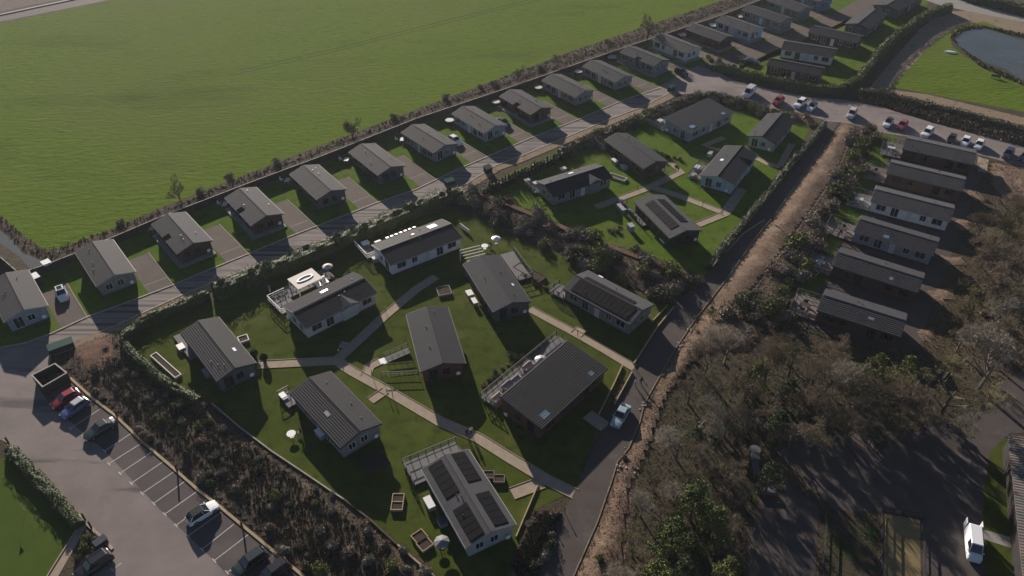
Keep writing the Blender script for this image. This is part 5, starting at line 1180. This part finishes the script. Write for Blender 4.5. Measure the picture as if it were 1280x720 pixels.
# hedges
def hedge(pts,w,h,label,lm='leaf_hedge',dens=55,seed=1,s=(.07,.16),px=True,rough=.25,core='leaf_dark'):
    P=[Vector((*G(*p),0)) for p in pts] if px else [Vector((*p,0)) for p in pts]
    o0=P[0].copy(); P=[p-o0 for p in P]; rnd=random.Random(seed); b=MB()
    # resample
    Q=[P[0]]
    for a,c in zip(P,P[1:]):
        n=max(1,round((c-a).length/.6)); Q+=[a+(c-a)*(i/n) for i in range(1,n+1)]
    prof=[(-.5,0),(-.52,.45),(-.42,.9),(-.15,1.0),(.15,1.0),(.42,.9),(.52,.45),(.5,0)]; k=len(prof); b.mi=1
    base=len(b.v); nr=[]
    for i,p in enumerate(Q):
        t=(Q[min(i+1,len(Q)-1)]-Q[max(i-1,0)]).normalized(); n=Vector((-t.y,t.x,0)); nr.append((p,n,t))
        for (a,z) in prof:
            jit=1+rough*noise.noise((p+o0)*.5+Vector((a*3,z*2,seed)))
            q=p+n*(a*w*.88*jit); b.v.append((q.x,q.y,z*h*.9*jit))
    for i in range(len(Q)-1):
        for j in range(k-1): b.f.append((base+i*k+j,base+i*k+j+1,base+(i+1)*k+j+1,base+(i+1)*k+j)); b.m.append(1)
    b.f+=[tuple(range(base,base+k)),tuple(range(base+len(Q)*k-1,base+len(Q)*k-k-1,-1))]; b.m+=[1,1]
    b.mi=0; pts=[]
    tot=sum((b2-a2).length for a2,b2 in zip(Q,Q[1:])); N=int(tot*dens)
    for _ in range(N):
        i=rnd.randrange(len(Q)-1); tt=rnd.random(); p=Q[i]*(1-tt)+Q[i+1]*tt; n=nr[i][1]; j=rnd.choice((0,1,2,2,3,3,3,4,4,5)); j=min(j,k-2); s_=rnd.random(); a=prof[j][0]*(1-s_)+prof[j+1][0]*s_; z=prof[j][1]*(1-s_)+prof[j+1][1]*s_
        jit=1+rough*noise.noise((p+o0)*.5+Vector((a*3,z*2,seed)))+rnd.uniform(-.06,.14)
        q=p+n*(a*w*jit); pts.append((q.x,q.y,z*h*jit+rnd.uniform(-.03,.12)))
    leafquads(b,rnd,pts,*s)
    o=b.build('hedge',[M[lm],M[core]],loc=(o0.x,o0.y,0)); return tag(o,label,'hedge')
hedge([(156,428),(178,408),(200,398),(240,381),(262,372)],1.7,1.7,'clipped olive hedge along the lane at the corner nearest the car park',seed=1)
hedge([(270,371),(300,358),(350,338),(400,318),(450,297),(500,275),(545,256),(575,246)],3.1,2.3,'long dark hedge along the lane behind the cream and white lodges','leaf_hedge',60,2,(.08,.18),rough=.5)
hedge([(156,430),(168,447),(200,475),(225,492),(250,506)],1.5,1.5,'clipped olive hedge running down beside the long narrow raised bed',seed=3)
hedge([(14,566),(40,592),(70,624),(100,660)],1.7,1.3,'clipped green hedge between the putting green and the car park','leaf_green',60,4)
hedge([(1186,15),(1150,28),(1120,50),(1100,68),(1085,90),(1072,106),(1055,115)],2.2,2.6,'tall clipped hedge with a bright top curving round the far cluster of lodges','leaf_hedge',45,5,(.12,.25),rough=.15)
hedge([(1055,116),(1030,116),(990,110),(950,102),(915,92),(890,88)],1.8,1.9,'hedge along the upper road in front of the far cluster of lodges','leaf_hedge',45,6,(.12,.24),rough=.4)
hedge([(1072,120),(1090,121),(1150,135),(1200,148),(1280,170),(1400,203)],2.0,1.9,'long dark hedge between the upper road and the pond meadow','leaf_brown',45,7,(.12,.24),rough=.35)
hedge([(1030,158),(1010,183),(985,212),(960,245),(945,262),(925,288),(900,318),(886,338)],1.5,1.3,'low hedge between the upper garden block and the central lane','leaf_grey',60,8,(.08,.17),rough=.4)
hedge([(605,248),(620,236),(650,222),(690,203),(720,190)],1.6,1.3,'low ragged hedge behind the row of small conifers','leaf_dark',45,9,(.08,.18),rough=.5)
hedge([(1190,-6),(1230,6),(1300,22),(1380,38)],3.5,2.5,'dark hedge beyond the track at the top right corner','leaf_dark',40,10,(.15,.3),rough=.4)
hedge([(700,193),(740,176),(770,164),(800,150),(830,137),(855,127),(880,122),(905,125),(930,133),(950,139)],2.2,1.3,'ragged withered hedge under the shrubs along the top of the upper garden block','leaf_brown',60,12,(.08,.2),rough=.6)
# ragged shrub row along upper lane (block N)
rowline=[(715,186),(740,175),(770,163),(800,149),(830,136),(855,126),(880,121),(905,124),(930,132),(950,138),(975,143),(1000,148),(1022,152)]
for i in range(len(rowline)-1):
    for k in range(3):
        t=k/3+R.uniform(-.08,.08)
        for off in (0,1):
            u=rowline[i][0]*(1-t)+rowline[i+1][0]*t+R.uniform(-2,2); v=rowline[i][1]*(1-t)+rowline[i+1][1]*t+R.uniform(-2,2)+off*5
            if 950<u<1000 and off: continue
            x,y=G(u,v); kd=R.choice(['brown','hedge','straw','grey','dark']); shrub(x,y,kd,R.uniform(1.1,2.1),'%s shrub in the ragged row along the upper edge of the upper garden block'%dict(brown='withered brown',hedge='olive green',straw='straw-coloured',grey='grey-brown',dark='dark green')[kd],'shrubs in the ragged row, '+kd)
# small conifers
def conifer_mesh(seed,h=2.2,r=.6,n=520,lm='leaf_dark',s0=.06,s1=.14):
    rnd=random.Random(seed); b=MB(); pts=[]
    for i in range(n):
        z=rnd.random()**1.2; rr=r*(1-z)*rnd.uniform(.55,1.05)+.03; a=rnd.uniform(0,2*pi); pts.append((rr*cos(a),rr*sin(a),.15+z*h))
    leafquads(b,rnd,pts,s0,s1); t=MB(); t.tube((0,0,0),(0,0,h*.9),.06,.01,5)
    return mk(b,'crown',M[lm]),mk(t,'trunk',M['bark_brown'])
CF=[conifer_mesh(i,2.1+.2*i,.55) for i in range(3)]
n=0
for i in range(26):
    t=i/25; u=612+t*(712-612); v=240+t*(196-240)+R.uniform(-1,1); x,y=G(u,v+2*(i%2))
    r=empty('small_conifer',(x,y,0),R.uniform(0,6)); r.scale=(1,1,R.uniform(.8,1.2)); tag(r,'small dark conifer in the screening row beside the field-side lane, left of the ragged shrubs','conifer','small conifers in the screening row')
    cm,tm=CF[i%3]; link('crown',cm,r,(0,0,0)); link('trunk',tm,r,(0,0,0))
# bare trees
def tree_mesh(seed,h=9,spread=1.0,levels=5,twm='twig_brown',bkm='bark_brown',tw=.018,nt_=5,trunk=.2,budget=3200):
    rnd=random.Random(seed); tr=MB(); cr=MB(); cr.mi=0
    def grow(p,d,l,r,lv):
        q=p+d*l
        tgt=tr if lv<2 else cr
        if tgt is cr: cr.mi=1 if lv<3 else 0
        tgt.tube(p,q,r,r*.62,5 if lv<2 else 3)
        if lv>=levels or len(cr.f)>budget*4: return
        k=3 if lv==0 else rnd.randint(3,nt_)
        if lv==0: k=6
        for i in range(k):
            t=rnd.uniform(.45,1.0) if lv else rnd.uniform(.35,1.0)
            o=p+d*l*t; side=Vector((rnd.gauss(0,1),rnd.gauss(0,1),rnd.gauss(0,.6))); side=(side-d*side.dot(d)).normalized()
            nd=(d*rnd.uniform(.5,.9)+side*rnd.uniform(.5,.95)*spread+Vector((0,0,.18))).normalized()
            grow(o,nd,l*rnd.uniform(.5,.78),max(tw,r*.5),lv+1)
    grow(Vector((0,0,0)),Vector((rnd.uniform(-.06,.06),rnd.uniform(-.06,.06),1)).normalized(),h*.42,trunk,0)
    return mk(tr,'trunk',M[bkm]),mk(cr,'crown',[M[twm],M[bkm]])
TM={}
TM['brown']=[tree_mesh(11+i,9,1.05,6,'twig_brown','bark_brown',.013,6,budget=5200) for i in range(3)]
TM['grey']=[tree_mesh(31+i,10,1.15,6,'twig_grey','bark',.014,6,.24,budget=5200) for i in range(2)]
TM['olive']=[tree_mesh(51+i,8,1.1,6,'twig_olive','bark_brown',.013,6,budget=5200) for i in range(2)]
TM['hedgerow']=[tree_mesh(71+i,5,.9,4,'twig_brown','bark_brown',.02,6,.11) for i in range(2)]
def tree(u,v,kind,sc,label,group,name='bare_tree'):
    sc*=1.0 if kind=='hedgerow' else 1.22 if u>1150 or v<500 else 1.02
    x,y=G(u,v); r=empty(name,(x,y,gh(x,y)),R.uniform(0,6.28)); r.scale=(sc,sc,sc*R.uniform(.85,1.0)); tag(r,label,'tree',group)
    a,b=R.choice(TM[kind]); link('trunk',a,r,(0,0,0)); link('crown',b,r,(0,0,0)); return r
WB='bare brown tree in the winter wood between the central lane and the lower yard'
for u,v,k,sc in [(880,470,'brown',.8),(905,455,'grey',.75),(860,505,'brown',.85),(895,505,'olive',.9),(930,500,'brown',.9),(870,545,'grey',.85),(905,545,'brown',.95),(845,575,'grey',.75),(880,590,'brown',.8),(940,535,'brown',.8),(955,480,'brown',.8),(985,470,'olive',.9),(1005,505,'brown',1.0),(1035,490,'olive',.9),(1040,530,'brown',1.0),(1000,535,'brown',.9),(1070,520,'olive',.95),(1075,545,'brown',.9),(1105,530,'brown',.9),(1120,505,'olive',.9),(905,640,'brown',.7),(905,600,'brown',.8),(910,700,'brown',.8),(1025,455,'brown',.7),(970,440,'brown',.6),(1060,500,'grey',.9),(1135,515,'brown',1.0),(1090,515,'brown',1.0),(1020,550,'olive',.95),(1055,555,'brown',.9),(985,560,'brown',.9),(1125,548,'olive',.9),(870,625,'olive',.8),(812,605,'olive',.55),(800,645,'grey',.5),(825,660,'brown',.6),(790,695,'olive',.55),(845,625,'grey',.6),(780,735,'grey',.5)]:
    lab={'brown':WB,'grey':'bare grey twiggy tree in the winter wood between the central lane and the lower yard','olive':'bare olive-tinged tree in the winter wood between the central lane and the lower yard'}[k]
    tree(u,v,k,sc,lab,'bare trees of the wood, '+k)
tree(1222,487,'grey',1.15,'largest pale bare tree with whitish limbs above the curve of the lower road','big bare trees by the road curve')
tree(1175,520,'olive',1.2,'broad tan-brown bare tree left of the pale tree above the lower road','big bare trees by the road curve')
tree(1150,540,'brown',1.0,'bare brown tree at the lower left foot of the broad tan tree','big bare trees by the road curve')
for u,v,k,sc in [(1240,330,'brown',.95),(1265,300,'olive',.95),(1225,380,'brown',.9),(1265,370,'brown',1.0),(1290,330,'olive',1.0),(1255,430,'grey',.9),(1290,420,'brown',1.0),(1220,300,'brown',.7),(1280,270,'olive',.8),(1300,470,'grey',1.0),(1195,440,'brown',.7),(1250,285,'brown',.9),(1275,320,'olive',.9),(1230,350,'brown',.85),(1210,400,'olive',.8),(1240,400,'brown',.95),(1275,400,'olive',1.0),(1262,345,'grey',.8),(1285,445,'brown',1.0),(1245,460,'brown',.9),(1305,300,'brown',1.0)]:
    tree(u,v,k,sc,'bare %s tree on the rough ground at the right edge beyond the terrace'%dict(brown='brown',olive='olive-tinged',grey='grey')[k],'bare trees at the right edge, '+k)
for u,v,sc,lb in [(227,254,.9,'small bare tree at the field edge behind the third lodge'),(442,176,.9,'small bare tree at the field edge behind the sixth lodge'),(647,104,.8,'bushy bare tree at the field edge behind the red-brown lodge'),(697,86,.8,'small bare tree at the field edge right of the red-brown lodge'),(761,68,.9,'small bare tree at the field edge behind the grey-green lodge'),(809,50,1.5,'tall slender bare tree at the field edge behind the cream lodge'),(493,153,.5,'very small bare tree at the field edge behind the mid grey lodge'),(287,231,.5,'very small bare tree at the field edge behind the fourth lodge'),(558,128,.45,'very small bare tree at the field edge behind the pale blue-grey lodge'),(617,112,.5,'very small bare tree at the field edge just left of the red-brown lodge'),(924,8,.6,'small bare tree at the field edge near the top of the photo')]:
    tree(u,v,'hedgerow',sc*1.35,lb,'hedgerow trees at the field edge')
# evergreens in the wood
def evergreen(seed,h=7,r=2.6,n=2600,lm='leaf_green'):
    n=int(n*2.2)
    rnd=random.Random(seed); b=MB(); pts=[]; cl=[]
    for i in range(46):
        z=rnd.uniform(.12,1); rr=r*(1-z)**.75*rnd.uniform(.5,1.05)+.15; a=rnd.uniform(0,2*pi); cl.append((rr*cos(a),rr*sin(a),z*h,rnd.uniform(.35,.8)*(1.15-z*.5)))
    for i in range(n):
        x,y,z,c=rnd.choice(cl); d=Vector((rnd.gauss(0,1),rnd.gauss(0,1),rnd.gauss(0,.5)))*c*.55; pts.append((x+d.x,y+d.y,max(.3,z+d.z)))
    leafquads(b,rnd,pts,.05,.13,.4); t=MB(); t.tube((0,0,0),(0,0,h*.85),.2,.04,7)
    for x,y,z,c in cl[:20]: t.tube((0,0,z*.85),(x,y,z),.05,.02,3)
    return mk(b,'crown',M[lm]),mk(t,'trunk',M['bark_brown'])
EG=[evergreen(1),evergreen(2,6,2.4,2200,'leaf_hedge'),evergreen(3,7.5,2.8,2800,'leaf_dark')]
for u,v,k,sc,lb in [(862,650,0,1.15,'bright green conifer right of the dirt verge, topmost of the sunlit group'),(835,695,0,1.1,'bright green conifer in the middle of the sunlit group right of the verge'),(815,745,1,1.1,'green conifer cut by the bottom edge right of the central lane'),(888,680,1,1.2,'olive conifer at the right side of the sunlit group'),(940,490,1,1.0,'olive evergreen between bare trees just below the dirt bank corner'),(1085,485,1,1.15,'olive evergreen directly below the lowest terrace lodge'),(1125,482,1,1.0,'smaller evergreen right of the olive one below the lowest terrace lodge'),(965,560,2,1.0,'dark evergreen in deep shade at the left end of the lower road'),(955,620,2,.9,'dark evergreen behind the grey L-shaped wall'),(1085,560,2,.6,'dark evergreen at the edge of the lower road under the bare trees'),(888,395,1,.35,'small round olive evergreen at the top corner of the wood near the lane'),(868,560,2,.6,'dark evergreen hidden among the bare trees of the wood'),(848,740,2,.9,'dark evergreen at the bottom edge of the wood'),(905,735,1,1.0,'olive evergreen at the bottom edge, right of the dark one'),(980,510,2,.8,'dark evergreen in the centre of the wood')]:
    x,y=G(u,v); r=empty('conifer',(x,y,0),R.uniform(0,6)); r.scale=(sc,sc,sc); tag(r,lb,'conifer','evergreens of the wood'); a,b=EG[k]; link('crown',a,r,(0,0,0)); link('trunk',b,r,(0,0,0))
# low ground cover: tufts and dry stalks nobody could count
def tufts(name,pts,n,mats,seed,s0=.15,s1=.45,label=None):
    rnd=random.Random(seed); b=MB()
    for x,y in scatter_poly(pts,n,seed):
        z=gh(x,y); b.mi=rnd.randrange(len(mats)); 
        for k in range(3):
            a=rnd.uniform(0,6.28); s=rnd.uniform(s0,s1); l=Vector((cos(a),sin(a),0))*s*.35; t=Vector((rnd.uniform(-.3,.3)*s,rnd.uniform(-.3,.3)*s,s)); p=Vector((x+rnd.uniform(-.2,.2),y+rnd.uniform(-.2,.2),z-.03)); b.add([p-l,p+l,p+l*.4+t,p-l*.4+t],[(0,1,2,3)])
    o=b.build(name,[M[m] for m in mats]); tag(o,label,None,None,'stuff'); o['category']='ground cover'; return o
tufts('scrub_growth',BANK_P,6000,['leaf_brown','leaf_grey','leaf_brown','leaf_grey','straw'],21,.06,.2,label='low withered growth covering the bank above the car park')
tufts('scrub_growth',[(170,450),(230,500),(330,570),(410,630),(480,690),(520,740),(440,750),(380,700),(320,650),(250,590),(180,530),(130,480),(120,450)],3800,['leaf_grey','leaf_dark','leaf_brown','leaf_hedge'],41,.14,.36,label='darker tangled growth along the middle of the bank above the car park')
tufts('scrub_growth',BANK_C,3500,['leaf_rust','leaf_brown','leaf_brown','leaf_grey'],22,.08,.25,label='low reddish growth covering the bank between the garden blocks')
tufts('scrub_growth',[(1068,158),(1098,168),(1078,215),(1045,268),(1020,325),(990,372),(975,402),(1000,408),(960,410),(905,395),(945,360),(975,320),(1010,270),(1045,220),(1060,185)],5000,['leaf_brown','leaf_grey','leaf_brown','leaf_brown','straw'],23,.06,.22,label='low withered growth covering the bank left of the terrace')
tufts('scrub_growth',BANK_V,3000,['leaf_brown','leaf_brown','leaf_rust','leaf_grey'],24,.05,.16,label='dry stubble covering the verge right of the central lane')
tufts('woodland_undergrowth',[(835,480),(880,430),(960,405),(1020,410),(1110,440),(1160,440),(1230,500),(1210,515),(1150,540),(1060,540),(965,525),(975,560),(950,600),(935,680),(925,790),(760,790),(785,680),(800,580)],6000,['leaf_brown','leaf_grey','leaf_hedge','bark_brown'],25,.08,.22,label='tangled undergrowth on the floor of the winter wood')
tufts('scrub_growth',[(1222,195),(1300,215),(1400,240),(1450,420),(1320,440),(1250,478),(1180,470),(1150,430),(1200,330)],7000,['leaf_brown','straw','leaf_grey','twig_olive'],26,.08,.25,label='rough dry growth at the right edge beyond the terrace')
tufts('scrub_growth',[(-60,262),(0,270),(18,284),(38,301),(56,312),(140,286),(300,222),(520,138),(720,63),(880,9),(930,-9),(945,-2),(840,37),(727,75),(520,146),(320,222),(140,293),(61,326),(27,314),(0,286),(-60,278)],3000,['leaf_brown','leaf_grey','straw','straw'],27,.1,.38,label='rough growth along the strip between field and fence')
tufts('scrub_growth',[(668,640),(702,640),(690,680),(672,720),(655,750),(632,745),(645,700)],1400,['leaf_brown','leaf_grey','leaf_dark'],28,label='low growth left of the lower end of the lane')
tufts('scrub_growth',[(1070,122),(1080,116),(1150,130),(1280,166),(1500,225),(1500,245),(1280,184),(1200,162),(1105,134)],2600,['leaf_brown','leaf_dark','straw'],29,.2,.6,label='rough growth on the bank above the upper road')
tufts('scrub_growth',[(1052,153),(1066,158),(1060,185),(1045,220),(1010,270),(975,320),(945,360),(905,393),(884,386),(915,342),(940,305),(967,272),(1014,207)],1400,['leaf_brown','leaf_grey','straw'],31,.04,.14,label='sparse dry stubble on the brown dirt strip beside the central lane')
tufts('reeds',[(1188,48),(1194,38),(1218,31),(1252,37),(1300,47),(1440,52),(1440,56),(1272,46),(1232,35),(1205,38),(1193,47),(1197,58),(1230,80),(1280,103),(1276,106),(1224,83)],900,['straw','leaf_dark'],30,.2,.6,label='reeds and rough grass round the pond')

# ------------------------------------------------------------------ haze
hz=MB(); hz.box(-420,420,-160,560,-1.0,92.0)
m,nt_h,b_=nodes('haze_air'); nt_h.nodes.remove(b_); pv=nt_h.nodes.new('ShaderNodeVolumePrincipled'); pv.inputs['Color'].default_value=(.80,.86,.95,1); pv.inputs['Density'].default_value=.00010; pv.inputs['Anisotropy'].default_value=.3
nt_h.links.new(pv.outputs[0], nt_h.nodes['Material Output'].inputs['Volume'])
USE_HAZE=True
if USE_HAZE:
    o=hz.build('haze',m); tag(o,'thin pale winter haze in the air over the whole site',None,None,'stuff'); o['category']='haze'
